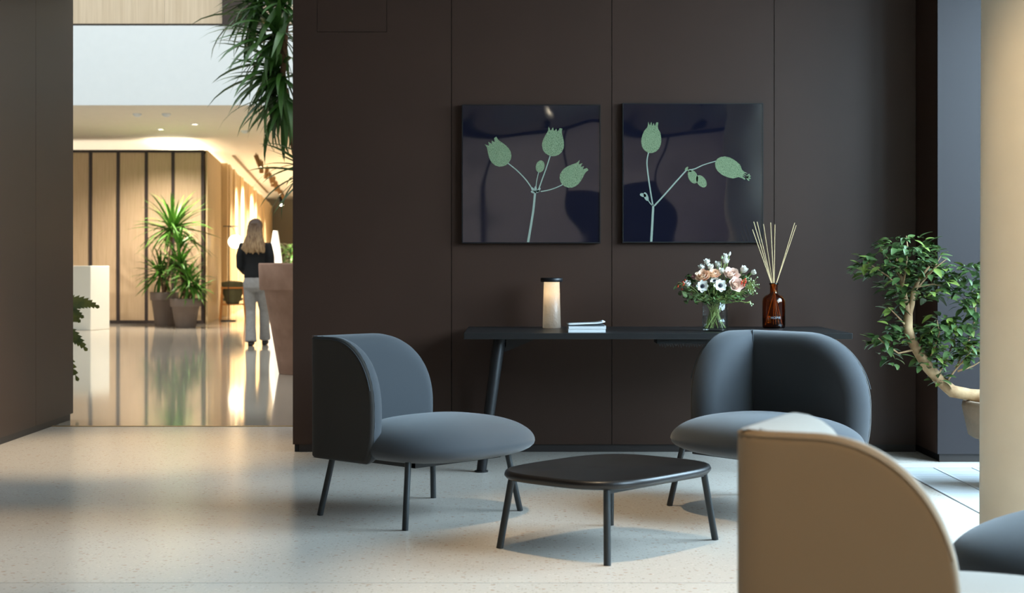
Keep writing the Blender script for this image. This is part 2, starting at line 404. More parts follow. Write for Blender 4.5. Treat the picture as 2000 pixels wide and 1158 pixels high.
# ------------------------------------------------------------------ structure: lobby
struct('wall_bulkhead', MB().box(-16, 8, 10.5, 10.96, 3.1, 9), 'lobby_paint', 'pale wall above the lounge opening facing the lobby', 'wall')
struct('wall_lobby_right', MB().box(2, 2.3, 10.96, 60, 0, 9), 'lobby_paint', 'pale lobby wall hidden behind the dark panels', 'wall')
struct('wall_lobby_left', MB().box(-16.3, -16, 10.5, 60, 0, 9), 'lobby_paint', 'pale far left wall of the lobby', 'wall')
struct('ceiling_lobby', MB().box(-16, 2, 23.06, 60, 3.45, 3.6), 'lobby_paint', 'low white ceiling of the lobby with small downlights', 'ceiling')
struct('trim_2', MB().box(-16, 2, 23, 23.06, 3.45, 4.63), 'fascia_paint', 'bluish white fascia band above the low lobby ceiling', 'fascia')
struct('trim_3', MB().box(-16, 2, 23.02, 23.06, 4.63, 4.66), 'bronze_frame', 'dark shadow gap under the upper wood wall', 'trim')
wu = struct('wall_upper', MB().box(-16, 2, 23.05, 23.3, 4.6, 9), 'panel_gap', 'pale wood panelled upper wall above the white fascia', 'wall')
x = -16
while x < 2:
    x2 = min(x+1.55, 2); MB().box(x, x2-.004, 23.0, 23.05, 4.66, 9).build('wood_board', 'wood_pale', wu); x += 1.55
struct('trim_4', MB().box(-4.28, -3.7, 22.9, 23.0, 4.63, 9), 'bronze_frame', 'dark brown upright on the upper wood wall behind the palm', 'trim')
struct('ceiling_roof', MB().box(-16, 8, 10.5, 23.3, 9, 9.1), 'lobby_paint', 'high lobby roof', 'ceiling')
# wood panelled volume with bronze frames
D1 = 28.5
wv = struct('wall_wood_panels', MB().box(-13, -5.72, D1+.04, D1+.3, 0, 3.17), 'panel_gap', 'wall of light wood panels with dark bronze uprights', 'wall')
px = [-2, 72, 124, 177, 231, 286, 338, 396]
X = lambda p, d=D1: (p-1000)*d/F
MB().box(-13, -5.66, D1-.02, D1+.3, 3.14, 3.19).build('top_rail', 'bronze_frame', wv)
MB().box(-13, -5.66, D1-.01, D1+.02, 0, .06).build('bottom_rail', 'bronze_frame', wv)
for i in range(7):
    a, b = X(px[i]), X(px[i+1])
    MB().box(a+.03, b-.03, D1, D1+.04, .06, 3.14).build('wood_panel', 'wood_panel', wv)
for p_ in px: MB().box(X(p_)-.028, X(p_)+.028, D1-.02, D1+.04, .0, 3.14).build('upright', 'bronze_frame', wv)
# angled corridor wall
DV = Vector((-.1155, 1, 0)).normalized(); NV = Vector((DV.y, -DV.x, 0)); C0 = Vector((-5.63, D1, 0))
def seg(s0, s1, n0, n1, z0, z1):
    a = C0 + DV*s0; b = C0 + DV*s1
    q = [a+NV*n0, a+NV*n1, b+NV*n1, b+NV*n0]
    v = [(p.x, p.y, z0) for p in q] + [(p.x, p.y, z1) for p in q]
    return MB().add(v, [(0,3,2,1),(4,5,6,7),(0,1,5,4),(1,2,6,5),(2,3,7,6),(3,0,4,7)])
wc = struct('wall_corridor', seg(.5, 28.2, -.3, 0, 0, 3.19), 'wood_pale', 'long corridor wall clad in upright wood fins', 'wall')
seg(.05, 3.6, 0, .03, 0, 3.19).build('wood_board', 'wood_slat', wc)
rnd = random.Random(3); s = 3.7
while s < 27.6:
    wd = rnd.choice((.28, .4, .5)); seg(s, s+wd, 0, .10+.08*rnd.random(), 0, 3.19).build('wood_fin', 'wood_slat', wc); s += wd + rnd.choice((.18, .3, .42))
E = C0 + DV*28.2
mat('end_grey', srgb(140, 132, 116), rough=.7)
struct('wall_end', MB().box(-12, 2, E.y, E.y+.3, 0, 3.45), 'end_grey', 'grey wall at the far end of the corridor', 'wall')

# ------------------------------------------------------------------ armchairs with folded two-wing back
def wing_chair(loc, rotdeg, label, fab, seam):
    LS, LL = .41, .70; ZT, ZB = .785, .255; T = .085; TI = .075; NO = .018; R = .05
    def curve(t, p): return 1-(1-min(1, max(0, t))**p)**(1/p)
    def zlim(s):
        L, rs, rz = (LL, .36, .33) if s > 0 else (LS, .27, .31)
        a = abs(s)
        top = ZT - rz*curve((a-(L-rs))/rs, 2.15)
        bot = ZB + (ZT-rz-ZB)*curve((a-(L-.055))/.055, 2.3)
        return bot, max(bot, top)
    def ssamples(a, b, n): return [a+(b-a)*(.5-.5*math.cos(PI*i/n)) for i in range(n+1)]
    ss = ssamples(-LS, LL, 90)
    outl = [(s, zlim(s)[1]) for s in ssamples(-LS, LL, 300)] + [(s, zlim(s)[0]) for s in reversed(ssamples(-LS, LL, 300))]
    def edge_dist(s, z):
        best = 9
        for i in range(len(outl)):
            ax, az = outl[i]; bx, bz = outl[(i+1) % len(outl)]
            dx, dz = bx-ax, bz-az; q = dx*dx+dz*dz
            t = 0 if q < 1e-12 else max(0, min(1, ((s-ax)*dx+(z-az)*dz)/q))
            e = (ax+dx*t-s)**2+(az+dz*t-z)**2
            if e < best: best = e
        return math.sqrt(best)
    def outer(s, n, z):
        a = R
        if s > a: p = Vector((0, R+(s-a))); nn = Vector((-1, 0))
        elif s < -a: p = Vector((R+(-s-a), 0)); nn = Vector((0, -1))
        else:
            th = PI+(PI/4)*(1-s/a); nn = Vector((math.cos(th), math.sin(th))); p = Vector((R, R))+nn*R
        q = p+nn*n
        return Vector((q.x, q.y, z))
    def inner(s, n, z):
        return Vector((n, max(s, n), z)) if s >= 0 else Vector((max(-s, n), n, z))
    NT = 22
    tz = [-math.cos(PI*j/NT) for j in range(NT+1)]
    key = 'chairmesh_'+fab
    if key not in CACHE:
        grid = [[(s, (lambda b, t: b+(t-b)*(.5+.5*q))(*zlim(s))) for q in tz] for s in ss]
        dist = [[edge_dist(*g) for g in row] for row in grid]
        def sheet(rows, fn):
            m = MB(); v = []; n = NT+1
            for i in rows:
                for j in range(n):
                    s, z = grid[i][j]; v.append(fn(s, z, dist[i][j]))
            f = [(i*n+j, i*n+j+1, (i+1)*n+j+1, (i+1)*n+j) for i in range(len(rows)-1) for j in range(NT)]
            return m.add(v, f, True)
        rim = lambda d, t, r: t*math.sqrt(max(0, 1-(1-min(1, d/r))**2))
        sh = sheet(range(91), lambda s, z, d: outer(s, rim(d, NO, .014), z)).mesh('back_shell', 'shell_tan' if fab == 'fabric_light' else 'shell_dark', 1e-5)
        k0 = min(range(91), key=lambda i: abs(ss[i]))
        ss[k0] = 0
        for j in range(NT+1): grid[k0][j] = (0, grid[k0][j][1])
        fin = lambda s, z, d: inner(s, rim(d, T, TI), z)
        c1 = sheet(range(k0, 91), fin).mesh('back_cushion', fab, 1e-5)
        c2 = sheet(range(0, k0+1), fin).mesh('side_cushion', fab, 1e-5)
        # piping along the shell edge
        pts = [outer(s, NO*.9, z) for s, z in outl[::6]]
        cen = Vector((.15, .2, .5))
        pp = MB().tube([outer(s, NO-.001, zlim(s)[1]-.010) for s in ssamples(-LS+.012, LL-.012, 70)], .0026, 6).mesh('piping', 'shell_tan' if fab == 'fabric_light' else seam)
        # seat cushion
        m = MB(); NR, NA = 22, 64; cx, cy, hx, hy, ne = .375, .42, .335, .43, 2.7
        def sq(a):
            ca, sa = math.cos(a), math.sin(a); k = (abs(ca)**ne+abs(sa)**ne)**(-1/ne); return ca*k, sa*k
        v = []; f = []
        prof = [(math.sin(PI/2*i/NR), 1) for i in range(NR+1)] + [(math.sin(PI/2*(1-i/10)), -1) for i in range(1, 11)]
        for (r, sg) in prof:
            if sg > 0: z = .315+.125*(max(0, 1-r**2.5))**.52
            else: z = .315-.068*(max(0, 1-r**3.4))**.5
            for k in range(NA):
                qx, qy = sq(2*PI*k/NA); v.append((cx+hx*qx*r, cy+hy*qy*r, z))
        for i in range(len(prof)-1):
            for k in range(NA): f.append((i*NA+k, i*NA+(k+1) % NA, (i+1)*NA+(k+1) % NA, (i+1)*NA+k))
        seat = m.add(v, f, True).mesh('seat', fab, 1e-5)
        fr = MB().box(.12, .53, .12, .14, .242, .262).box(.12, .53, .62, .64, .242, .262).box(.12, .14, .12, .64, .242, .262).box(.51, .53, .12, .64, .242, .262).mesh('seat_frame', 'leg_metal')
        legs = []
        for (fx, fy, tx, ty) in ((.02,.03,.065,.07), (.575,.02,.54,.07), (.575,.72,.54,.67), (.02,.72,.065,.67)):
            legs.append(MB().tube([(fx, fy, 0), (tx, ty, .272)], .0135, 14).mesh('leg', 'leg_metal'))
        seamm = MB().tube([(.087+.0, .087, z) for z in (.42, .55, .68)] + [(.078, .078, .745), (.05, .05, .775), (.03, .03, .783)], .003, 6).mesh('fold_seam', seam)
        CACHE[key] = [('back_shell', sh), ('back_cushion', c1), ('side_cushion', c2), ('piping', pp), ('fold_seam', seamm), ('seat', seat), ('seat_frame', fr)] + [('leg', l) for l in legs]
    t = thing('armchair', label, 'armchair', loc, math.radians(rotdeg), 'folded back lounge armchairs')
    sh_ = None
    for n, me in CACHE[key]:
        o = link(n, me, sh_ if n == 'piping' else t)
        if n == 'back_shell': sh_ = o
    return t
CACHE = {}
wing_chair((-.875, 6.775, 0), -43, 'slate grey armchair left of the coffee table, all four legs in view', 'fabric_grey', 'fabric_seam')
wing_chair((1.150, 7.43, 0), -141, 'slate grey armchair facing the viewer in front of the desk, below the flowers', 'fabric_grey', 'fabric_seam')
wing_chair((.435, 2.955, 0), -25.5, 'light taupe armchair in the near foreground seen from behind', 'fabric_light', 'fabric_seam_light')
wing_chair((2.12, 4.2, 0), 138, 'slate grey armchair mostly cut off by the right edge, rounded seat showing', 'fabric_grey', 'fabric_seam')

# ------------------------------------------------------------------ coffee table
ct = thing('coffee_table', 'low black coffee table with rounded top between the armchairs', 'table', (.381, 6.09, 0), math.atan2(.523, .456))
def supere(a, b, n, k, N):
    t = 2*PI*k/N; c, s = math.cos(t), math.sin(t); r = (abs(c/a)**n+abs(s/b)**n)**(-1/n); return (c*r, s*r)
m = MB(); N = 72; prof = [(0, .268), (.93, .268), (.975, .272), (1, .283), (1.0, .292), (.99, .300), (.975, .304), (.955, .304), (.945, .3015), (0, .3015)]
v = []; f = []
for (k_, z) in prof:
    for k in range(N):
        x, y = supere(.405, .315, 3.4, k, N); v.append((x*k_, y*k_, z))
for i in range(len(prof)-1):
    for k in range(N): f.append((i*N+k, i*N+(k+1) % N, (i+1)*N+(k+1) % N, (i+1)*N+k))
m.add(v, f, True).build('table_top', 'table_black', ct, doubles=1e-6)
for sx in (-1, 1):
    for sy in (-1, 1): MB().tube([(sx*.352, sy*.262, 0), (sx*.315, sy*.232, .27)], .0135, 14).build('leg', 'leg_metal', ct)
MB().box(-.315, .315, -.24, -.22, .255, .268).box(-.315, .315, .22, .24, .255, .268).build('rail', 'leg_metal', ct)

# ------------------------------------------------------------------ desk and what stands on it
DZ = .735
dk = thing('desk', 'long black desk standing against the panelled wall', 'desk', (.768, 8.6, 0))
MB().box(-1.022, 1.022, -.45, .42, DZ-.032, DZ).build('desk_top', 'desk_black', dk, bevel=.003)
for sx in (-1, 1):
    for sy, y0, y1 in ((-1, -.40, -.31), (1, .34, .26)):
        lg = MB().tube([(sx*.93, y0, .006), (sx*.835, y1, DZ-.032)], [.026, .034], 18).build('leg', 'black_metal', dk)
        MB().lathe([(.036, 0), (.036, .008)], (sx*.93, y0, 0), 24).build('foot', 'black_metal', lg)
    MB().prism([(sx*.82, DZ-.032), (sx*.64, DZ-.032), (sx*.66, DZ-.045), (sx*.80, DZ-.105), (sx*.82, DZ-.105)], -.30, -.28).build('bracket', 'black_metal', dk)
    MB().box(min(sx*.80, sx*.84), max(sx*.80, sx*.84), -.3, .26, DZ-.08, DZ-.032).build('cross_beam', 'black_metal', dk)
MB().box(.0, .34, -.40, -.2, DZ-.058, DZ-.032).build('cable_tray', 'panel_gap', dk)
c = MB()
for k in range(22):
    x = .01+k*.014; c.tube([(x, -.39, DZ-.056), (x+.006, -.385, DZ-.07-.004*(k % 3)), (x+.012, -.39, DZ-.056)], .0025, 5)
c.build('cables', 'black_metal', dk)['kind'] = 'stuff'

# table lamp
lp = P(1077.5, 641, 8.82); lp = (lp.x, 8.82, DZ)
tl = thing('table_lamp', 'small glowing textured glass lamp with flat black cap on the desk', 'lamp', lp)
MB().lathe([(.030, 0), (.050, .0), (.052, .004), (.0445, .262), (.040, .262), (.046, .01), (.030, .01)], n=4*10).build('lamp_body', 'lamp_glass', tl)
MB().lathe([(.0, .262), (.060, .262), (.063, .265), (.063, .282), (.060, .285), (0, .285)], n=40).build('lamp_cap', 'lamp_black', tl)
MB().lathe([(0, .236), (.036, .236), (.038, .24), (.038, .262), (0, .262)], n=32).build('lamp_collar', 'led_soft', tl)
add_light('lamp_bulb', tl, (0, 0, .2), 'POINT', .2, (1, .72, .42), .03)

# booklets
b0 = P(1146.5, 650, 8.24)
for i, (z0, h, dx, m_) in enumerate(((0, .018, 0, 'paper_white'), (.0185, .015, .002, 'paper_white'))):
    t = thing('booklet', ['thick white booklet at the bottom of the small pile on the desk', 'white booklet in the middle of the small pile on the desk'][i], 'booklet', (b0.x+dx, 8.36, DZ+z0), 0, 'booklets on the desk')
    MB().box(-.099, .099, -.12, .12, .001, h-.001).build('pages', 'paper_white', t)
    MB().box(-.1, .1, -.121, .121, 0, .001).build('cover', 'paper_cover', t)
    MB().box(-.1, .1, -.121, .121, h-.001, h).build('cover', 'paper_cover', t)
t = thing('booklet', 'thin magazine with curled cover on top of the small pile on the desk', 'magazine', (b0.x-.001, 8.36, DZ+.034), 0, 'booklets on the desk')
MB().box(-.097, .095, -.115, .115, .0, .004).build('pages', 'paper_dark', t)
m = MB(); v = []; f = []; n = 16
for i in range(n+1):
    x = -.1+.198*i/n; u = i/n; z = .0055+.007*u+.014*max(0, u-.75)**2*16*.6
    for y in (-.118, .118):
        v.append((x, y, z)); v.append((x, y, z+.003))
for i in range(n):
    a = 4*i; b = a+4
    f += [(a, b, b+2, a+2), (a+1, a+3, b+3, b+1), (a, a+1, b+1, b), (a+2, b+2, b+3, a+3)]
f += [(0, 2, 3, 1), (4*n, 4*n+1, 4*n+3, 4*n+2)]
m.add(v, f, True).build('cover', 'paper_white', t)

# reed diffuser
bp = P(1511.5, 641, 8.8); bp = Vector((bp.x, 8.8, DZ))
bt = thing('diffuser_bottle', 'amber glass apothecary bottle holding reed sticks on the desk', 'bottle', bp)
o_ = [(0, 0), (.058, 0), (.064, .006), (.065, .02), (.065, .15), (.062, .168), (.05, .183), (.034, .190), (.024, .196), (.022, .205), (.022, .245), (.026, .247), (.026, .256), (.019, .256)]
i_ = [(.018, .20), (.030, .186), (.046, .177), (.058, .164), (.061, .148), (.061, .012), (.056, .006), (0, .006)]
MB().lathe(o_+i_, n=48, cap=False).build('bottle_glass', 'amber_glass', bt)
cv = bpy.data.curves.new('t', 'FONT'); cv.body = 'HOME'; cv.size = .018; cv.align_x = 'CENTER'; cv.extrude = .0002; cv.space_character = 1.25
to = link('t', cv); bpy.context.view_layer.update()
me = bpy.data.meshes.new_from_object(to); bpy.data.objects.remove(to)
for q in me.vertices:
    a = q.co.x/.0655; z = q.co.y; r = .0655+q.co.z; q.co = (r*math.sin(a), -r*math.cos(a), .055+z)
me.materials.clear(); me.materials.append(MATS['print_grey'])
link('lettering', me, bt)
reeds = [((1469.5,448),'leftmost and shortest of the reed sticks in the amber bottle'), ((1472,433),'second reed stick from the left in the amber bottle'), ((1478.5,433),'third reed stick from the left in the amber bottle'), ((1491,437.5),'fourth reed stick from the left in the amber bottle, darker tan'),
         ((1505,434.5),'fifth reed stick from the left in the amber bottle, nearly upright'), ((1513.5,438.5),'sixth reed stick from the left in the amber bottle, nearly upright'), ((1552,435),'upper of the two reed sticks leaning far right in the amber bottle'), ((1555,440),'lower of the two reed sticks leaning far right in the amber bottle')]
for i, ((x, y), lab) in enumerate(reeds):
    dd = 8.8+(-.02+.012*(i % 4)); tip = P(x, y, dd)
    nk = Vector((bp.x+(tip.x-bp.x)*.07, 8.8+(-.006+.004*(i % 4)), DZ+.235))
    dr = (nk-tip); base = nk+dr*((.235-.012)/(tip.z-nk.z))
    lim = .05; off = Vector((base.x-bp.x, base.y-8.8, 0))
    if off.length > lim: off = off*(lim/off.length)
    base = Vector((bp.x+off.x, 8.8+off.y, DZ+.012))
    tag(MB().tube([base, nk, tip], .0021, 8).build('reed_stick', 'reed'), lab, 'stick', 'reed sticks in the amber bottle')

# flower vase
VX = P(1396.5, 640, 8.42).x; VY = 8.42
vz = thing('vase', 'clear glass cylinder vase half filled with water', 'vase', (VX, VY, DZ))
MB().lathe([(0, 0), (.069, 0), (.071, .002), (.071, .156), (.0695, .158), (.067, .156), (.067, .012), (0, .012)], n=48, cap=False).build('vase_glass', 'vase_glass', vz)
MB().lathe([(0, .0125), (.0665, .0125), (.0665, .082), (0, .082)], n=48, cap=False).build('water', 'water', vz)
def petal(m, L, W, cup, base_r, az, tilt, n=6, nw=4, curl=0):
    """curved petal patch growing from the axis"""
    ca, sa = math.cos(az), math.sin(az); v = []; f = []
    for i in range(n+1):
        u = i/n; wd = W*math.sin(PI*min(1, .12+.80*u)**.8)*.5+.0003
        el = tilt+cup*u
        if i == 0: r, z = base_r, 0
        else:
            r += math.cos(el)*L/n; z += math.sin(el)*L/n
        for j in range(nw+1):
            t = -1+2*j/nw; x = r-abs(t)**2*wd*.25*math.sin(el); y = t*wd; zz = z+abs(t)**2*wd*(.3*math.cos(el))+curl*u*u*math.sin(5*t+az)*.2*L
            v.append((x*ca-y*sa, x*sa+y*ca, zz))
    for i in range(n):
        for j in range(nw): a = i*(nw+1)+j; f.append((a, a+1, a+nw+2, a+nw+1))
    m.add(v, f, True)
FLW = 'flowers in the glass vase'
def bloom_root(name, lab, cat, x, y, dd, lean=None):
    top = P(x, y, VY+dd)
    k = random.uniform(-1, 1)
    base = Vector((VX-(top.x-VX)*.45+k*.05, VY-(dd)*.5+random.uniform(-.04, .04), DZ+.016))
    off = Vector((base.x-VX, base.y-VY)); 
    if off.length > .058: off *= .058/off.length
    base = Vector((VX+off.x, VY+off.y, DZ+.016))
    nk = Vector((VX+max(-.05, min(.05, (top.x-VX)*.4+random.uniform(-.03, .03))), VY+max(-.045, min(.045, dd*.45)), DZ+.15))
    t = thing(name, lab, cat, base, 0, FLW)
    stem = MB().tube([Vector((0,0,0)), nk-base, (nk-base).lerp(top-base, .55)+Vector((0,0,.012)), top-base], .0018, 6).build('stem', 'stem_green', t)
    face = (top-Vector((VX, VY+.10, DZ+.13))).normalized()
    if lean is not None: face = Vector(lean).normalized()
    rot = face.to_track_quat('Z', 'Y').to_matrix().to_4x4()
    return t, Matrix.Translation(top-base) @ rot
def place(o, mw): o.matrix_local = mw; return o
def rose(lab, x, y, dd, r, mt, lean=None):
    t, mw = bloom_root('rose', lab, 'flower', x, y, dd, lean)
    m = MB()
    for ring, (k, tilt, L, W) in enumerate(((3, 1.45, .75, .7), (4, 1.25, .85, .9), (5, 1.0, .95, 1.1), (6, .68, 1.05, 1.2), (6, .35, 1.1, 1.25))):
        for j in range(k): petal(m, L*r, W*r, .45, .04*r*ring+.02*r, 2*PI*j/k+ring*.7, tilt, curl=.15)
    place(m.build('petals', mt, t), mw @ Matrix.Translation((0, 0, -.35*r)))
    place(MB().lathe([(.1*r, -.5*r), (.3*r, -.35*r), (.35*r, -.2*r)], n=10).build('calyx', 'stem_green', t), mw)
def anemone(lab, x, y, dd, r, lean):
    t, mw = bloom_root('anemone', lab, 'flower', x, y, dd, lean)
    for j in range(8):
        m = MB(); petal(m, r*random.uniform(.9, 1.08), r*.95, .25, .05*r, 2*PI*j/8+random.uniform(-.1, .1), .12+.12*(j % 2), curl=.12)
        place(m.build('petal', 'petal_white', t), mw)
    place(MB().ball((0, 0, .12*r), .24*r, 12, (1, 1, .7)).build('flower_eye', 'anemone_eye', t), mw)
    m = MB()
    for j in range(22):
        a = 2*PI*j/22; m.tube([(0,0,.08*r), (.33*r*math.cos(a), .33*r*math.sin(a), .16*r)], .0005, 4); m.ball((.34*r*math.cos(a), .34*r*math.sin(a), .17*r), .0014, 6)
    place(m.build('stamens', 'anemone_eye', t), mw)
def cup(lab, x, y, dd, r, mt='petal_white', lean=None, name='lisianthus'):
    t, mw = bloom_root(name, lab, 'flower', x, y, dd, lean); r *= 1.25
    m = MB()
    for ring, (k, tilt) in enumerate(((3, 1.4), (4, 1.2), (5, .95))):
        for j in range(k): petal(m, 1.5*r, 1.35*r, .35, .15*r*ring, 2*PI*j/k+ring, tilt, curl=.15)
    place(m.build('petals', mt, t), mw @ Matrix.Translation((0, 0, -.6*r)))
    place(MB().lathe([(.1*r, -.9*r), (.35*r, -.7*r), (.4*r, -.4*r)], n=8).build('calyx', 'bud_green', t), mw)
def bud(lab, x, y, dd, r, mt='bud_green'):
    t, mw = bloom_root('flower_bud', lab, 'flower bud', x, y, dd)
    place(MB().lathe([(.15*r, -r), (.55*r, -.6*r), (.6*r, 0), (.4*r, .8*r), (.08*r, 1.3*r)], n=10).build('bud', mt, t), mw)
rose('peach rose on the left side of the bouquet above an anemone', 1373, 540, -.05, .042, 'petal_peach', (-.3, -.8, .7))
rose('small peach pink rose in the upper middle of the bouquet', 1394, 536, -.03, .038, 'petal_peach', (0, -.7, .9))
rose('largest pale pink rose at the upper right of the bouquet', 1428, 537, -.03, .048, 'petal_pink', (.15, -.7, .8))
rose('cream rose on the right beside the red berries', 1437, 556, -.07, .042, 'petal_pink', (.35, -1, .35))
anemone('white anemone facing the viewer on the left of the bouquet', 1372, 559, -.085, .034, (-.15, -1, .15))
anemone('white anemone with dark eye at the centre front of the bouquet', 1406.5, 558, -.10, .036, (.1, -1, .25))
anemone('white anemone half hidden between the roses above the centre', 1396, 549, -.06, .026, (-.3, -.6, .8))
cup('white lisianthus at the upper left of the bouquet, highest of that cluster', 1381, 512, 0, .016)
cup('white lisianthus lowest and leftmost of the upper left cluster', 1371, 523, .0, .017)
cup('white lisianthus right of the upper left cluster just above the roses', 1388, 522, -.02, .016)
cup('creamy lisianthus between the upper clusters of the bouquet', 1402, 517, .02, .017)
cup('tall white lisianthus at the top right of the bouquet', 1417, 510, .0, .018)
cup('narrow white lisianthus topmost in the bouquet', 1417, 500, .0, .012)
cup('white lisianthus above the dark leaves on the right side', 1452, 527, -.02, .019, lean=(.5, -.4, .7))
cup('pale cream lisianthus far right of the bouquet', 1471, 532, -.02, .014, lean=(.9, -.3, .4))
cup('white tulip shaped flower far left of the bouquet among berries', 1344, 555, -.05, .017, lean=(-.4, -.6, .6))
cup('small mauve flower left of the peach rose', 1356, 542, -.02, .014, 'petal_mauve')
cup('cream flower between the pink rose and peach rose', 1409, 530, -.02, .016, 'petal_white')
bud('green tipped bud left of the tall white lisianthus', 1410, 503, .0, .010); bud('pointed bud at the very top right of the bouquet', 1425, 496, 0, .011, 'petal_white')
def sprig(lab, x, y, dd, cat, name, mt, n, lr, spread, leaf='round', berry=None, droop=0):
    t, mw = bloom_root(name, lab, cat, x, y, dd)
    c = mw.translation; m = MB(); bm = MB(); tw = MB()
    for i in range(n):
        gs = lambda k: max(-1.7, min(1.7, random.gauss(0, 1)))*spread[k]
        q = c+Vector((gs(0), gs(1), gs(2)))
        tw.tube([c.lerp(Vector((0, 0, .13)), .14), c.lerp(q, .5)+Vector((0, 0, .006)), q], .0007, 4)
        if leaf:
            a = random.random()*2*PI; R_ = Matrix.Rotation(random.uniform(-1, 1), 3, 'X') @ Matrix.Rotation(random.uniform(-1, 1), 3, 'Y'); N_ = 8; L = lr*random.uniform(.9, 1.5)
            asp = 1 if leaf == 'round' else .45
            pts = [q+R_ @ Vector((L*math.cos(2*PI*k/N_+a)*1, L*asp*math.sin(2*PI*k/N_+a), .15*L*math.cos(4*PI*k/N_))) for k in range(N_)]
            m.add([q]+pts, [(0, 1+k, 1+(k+1) % N_) for k in range(N_)], True)
        if berry and i % 2 == 0: bm.ball(q+Vector((0, -.012, 0)), berry[1]*random.uniform(.8, 1.2), 8)
    tw.build('twigs', 'stem_green', t)
    if leaf: m.build('leaves', mt, t)
    if berry: bm.build('berries', berry[0], t)
sprig('eucalyptus sprig with round leaves at the far left of the bouquet', 1342, 566, -.02, 'leaves', 'eucalyptus_sprig', 'leaf_eucalyptus', 34, .012, (.038, .03, .024))
sprig('eucalyptus sprig drooping below the left anemone', 1362, 580, -.04, 'leaves', 'eucalyptus_sprig', 'leaf_eucalyptus', 30, .011, (.035, .03, .016))
sprig('dark leafy greenery at the middle of the bouquet above the vase rim', 1395, 582, -.02, 'leaves', 'greenery_sprig', 'leaf_bouquet', 46, .012, (.045, .04, .014), 'long')
sprig('fresh green leafy sprig under the cream rose', 1422, 582, -.06, 'leaves', 'greenery_sprig', 'leaf_bouquet', 46, .011, (.04, .03, .015), 'long')
sprig('green leafy sprig on the right below the red berries', 1445, 572, -.03, 'leaves', 'greenery_sprig', 'leaf_bouquet', 40, .011, (.03, .03, .02), 'long')
sprig('dark leaves behind the roses on the upper left of the bouquet', 1350, 545, .03, 'leaves', 'greenery_sprig', 'leaf_bouquet', 20, .012, (.025, .02, .012), 'round')
sprig('dark green leaves behind the large pink rose', 1440, 545, .03, 'leaves', 'greenery_sprig', 'leaf_bouquet', 26, .012, (.035, .02, .014), 'round')
sprig('dense dark leaves behind the anemones in the heart of the bouquet', 1392, 568, .02, 'leaves', 'greenery_sprig', 'leaf_bouquet', 80, .013, (.055, .03, .02), 'round')
sprig('dark leaves hanging over the front of the vase rim', 1388, 586, -.075, 'leaves', 'greenery_sprig', 'leaf_bouquet', 44, .011, (.045, .012, .012), 'long')
sprig('orange berry sprig among the far left leaves', 1333, 555, -.05, 'berries', 'berry_sprig', 'leaf_eucalyptus', 16, .008, (.018, .01, .016), None, ('berry', .0045))
sprig('red berry cluster at the right of the cream rose', 1452, 551, -.06, 'berries', 'berry_sprig', 'leaf_eucalyptus', 20, .008, (.009, .008, .011), None, ('berry', .0055))
sprig('airy waxflower sprig with tiny white buds at the far right', 1468, 560, -.03, 'leaves', 'waxflower_sprig', 'leaf_eucalyptus', 60, .006, (.022, .03, .030), 'long', ('bud_green', .0035))
sprig('hanging tip of tiny buds below the right side of the bouquet', 1466, 592, -.05, 'leaves', 'waxflower_sprig', 'leaf_eucalyptus', 10, .005, (.012, .01, .008), None, ('bud_green', .0042))

# ------------------------------------------------------------------ pictures
YF = 9.02
def picture(x0, y0, x1, y1, lab):
    a = P(x0, y1, YF); b = P(x1, y0, YF)
    t = thing('framed_picture', lab, 'picture', ((a.x+b.x)/2, YB, a.z), 0, 'botanical prints on the dark wall')
    w2 = (b.x-a.x)/2; h = b.z-a.z; y0_, y1_ = YF-YB, -.001
    MB().box(-w2+.006, w2-.006, y0_+.004, y1_, .006, h-.006).build('print', 'picture_navy', t)
    fr = MB().box(-w2, w2, y0_, y1_, 0, .006).box(-w2, w2, y0_, y1_, h-.006, h).box(-w2, -w2+.006, y0_, y1_, .006, h-.006).box(w2-.006, w2, y0_, y1_, .006, h-.006)
    fr.build('frame', 'picture_frame', t)
    def pt(x, y): q = P(x, y, YF); return (q.x-(a.x+b.x)/2, q.z-a.z)
    return t, pt, y0_+.004
K = YF/F
def pod(t, pt, yy, base, tip, w_, neck=.62, teeth=4):
    bx, bz = pt(*base); tx, tz_ = pt(*tip); L = math.hypot(tx-bx, tz_-bz); a = math.atan2(tz_-bz, tx-bx); w_ *= K
    prof = [(0, 0), (.02, .30), (.08, .62), (.18, .86), (.32, .99), (.42, 1.0), (.55, .94), (.68, .82), (.8, neck+.06), (.88, neck)]
    up = [(u, h) for u, h in prof]; poly = []
    for u, h in up: poly.append((u*L, h*w_/2))
    nt = teeth; hh = neck*w_/2
    poly.append((1.0*L, hh*1.02))
    for i in range(1, nt):
        poly.append((.87*L, hh*(1-2*(i-.25)/nt))); 
        if i < nt-1 or True: poly.append(((1.0 if i % 2 else .97)*L, hh*(1-2*(i+.25)/nt)))
    poly.append((1.0*L, -hh*1.02))
    for u, h in reversed(up[1:]): poly.append((u*L, -h*w_/2))
    ca, sa = math.cos(a), math.sin(a)
    MB().prism([(bx+p[0]*ca-p[1]*sa, bz+p[0]*sa+p[1]*ca) for p in poly], yy-.0012, yy).build('printed_seed_pod', 'print_pod', t)
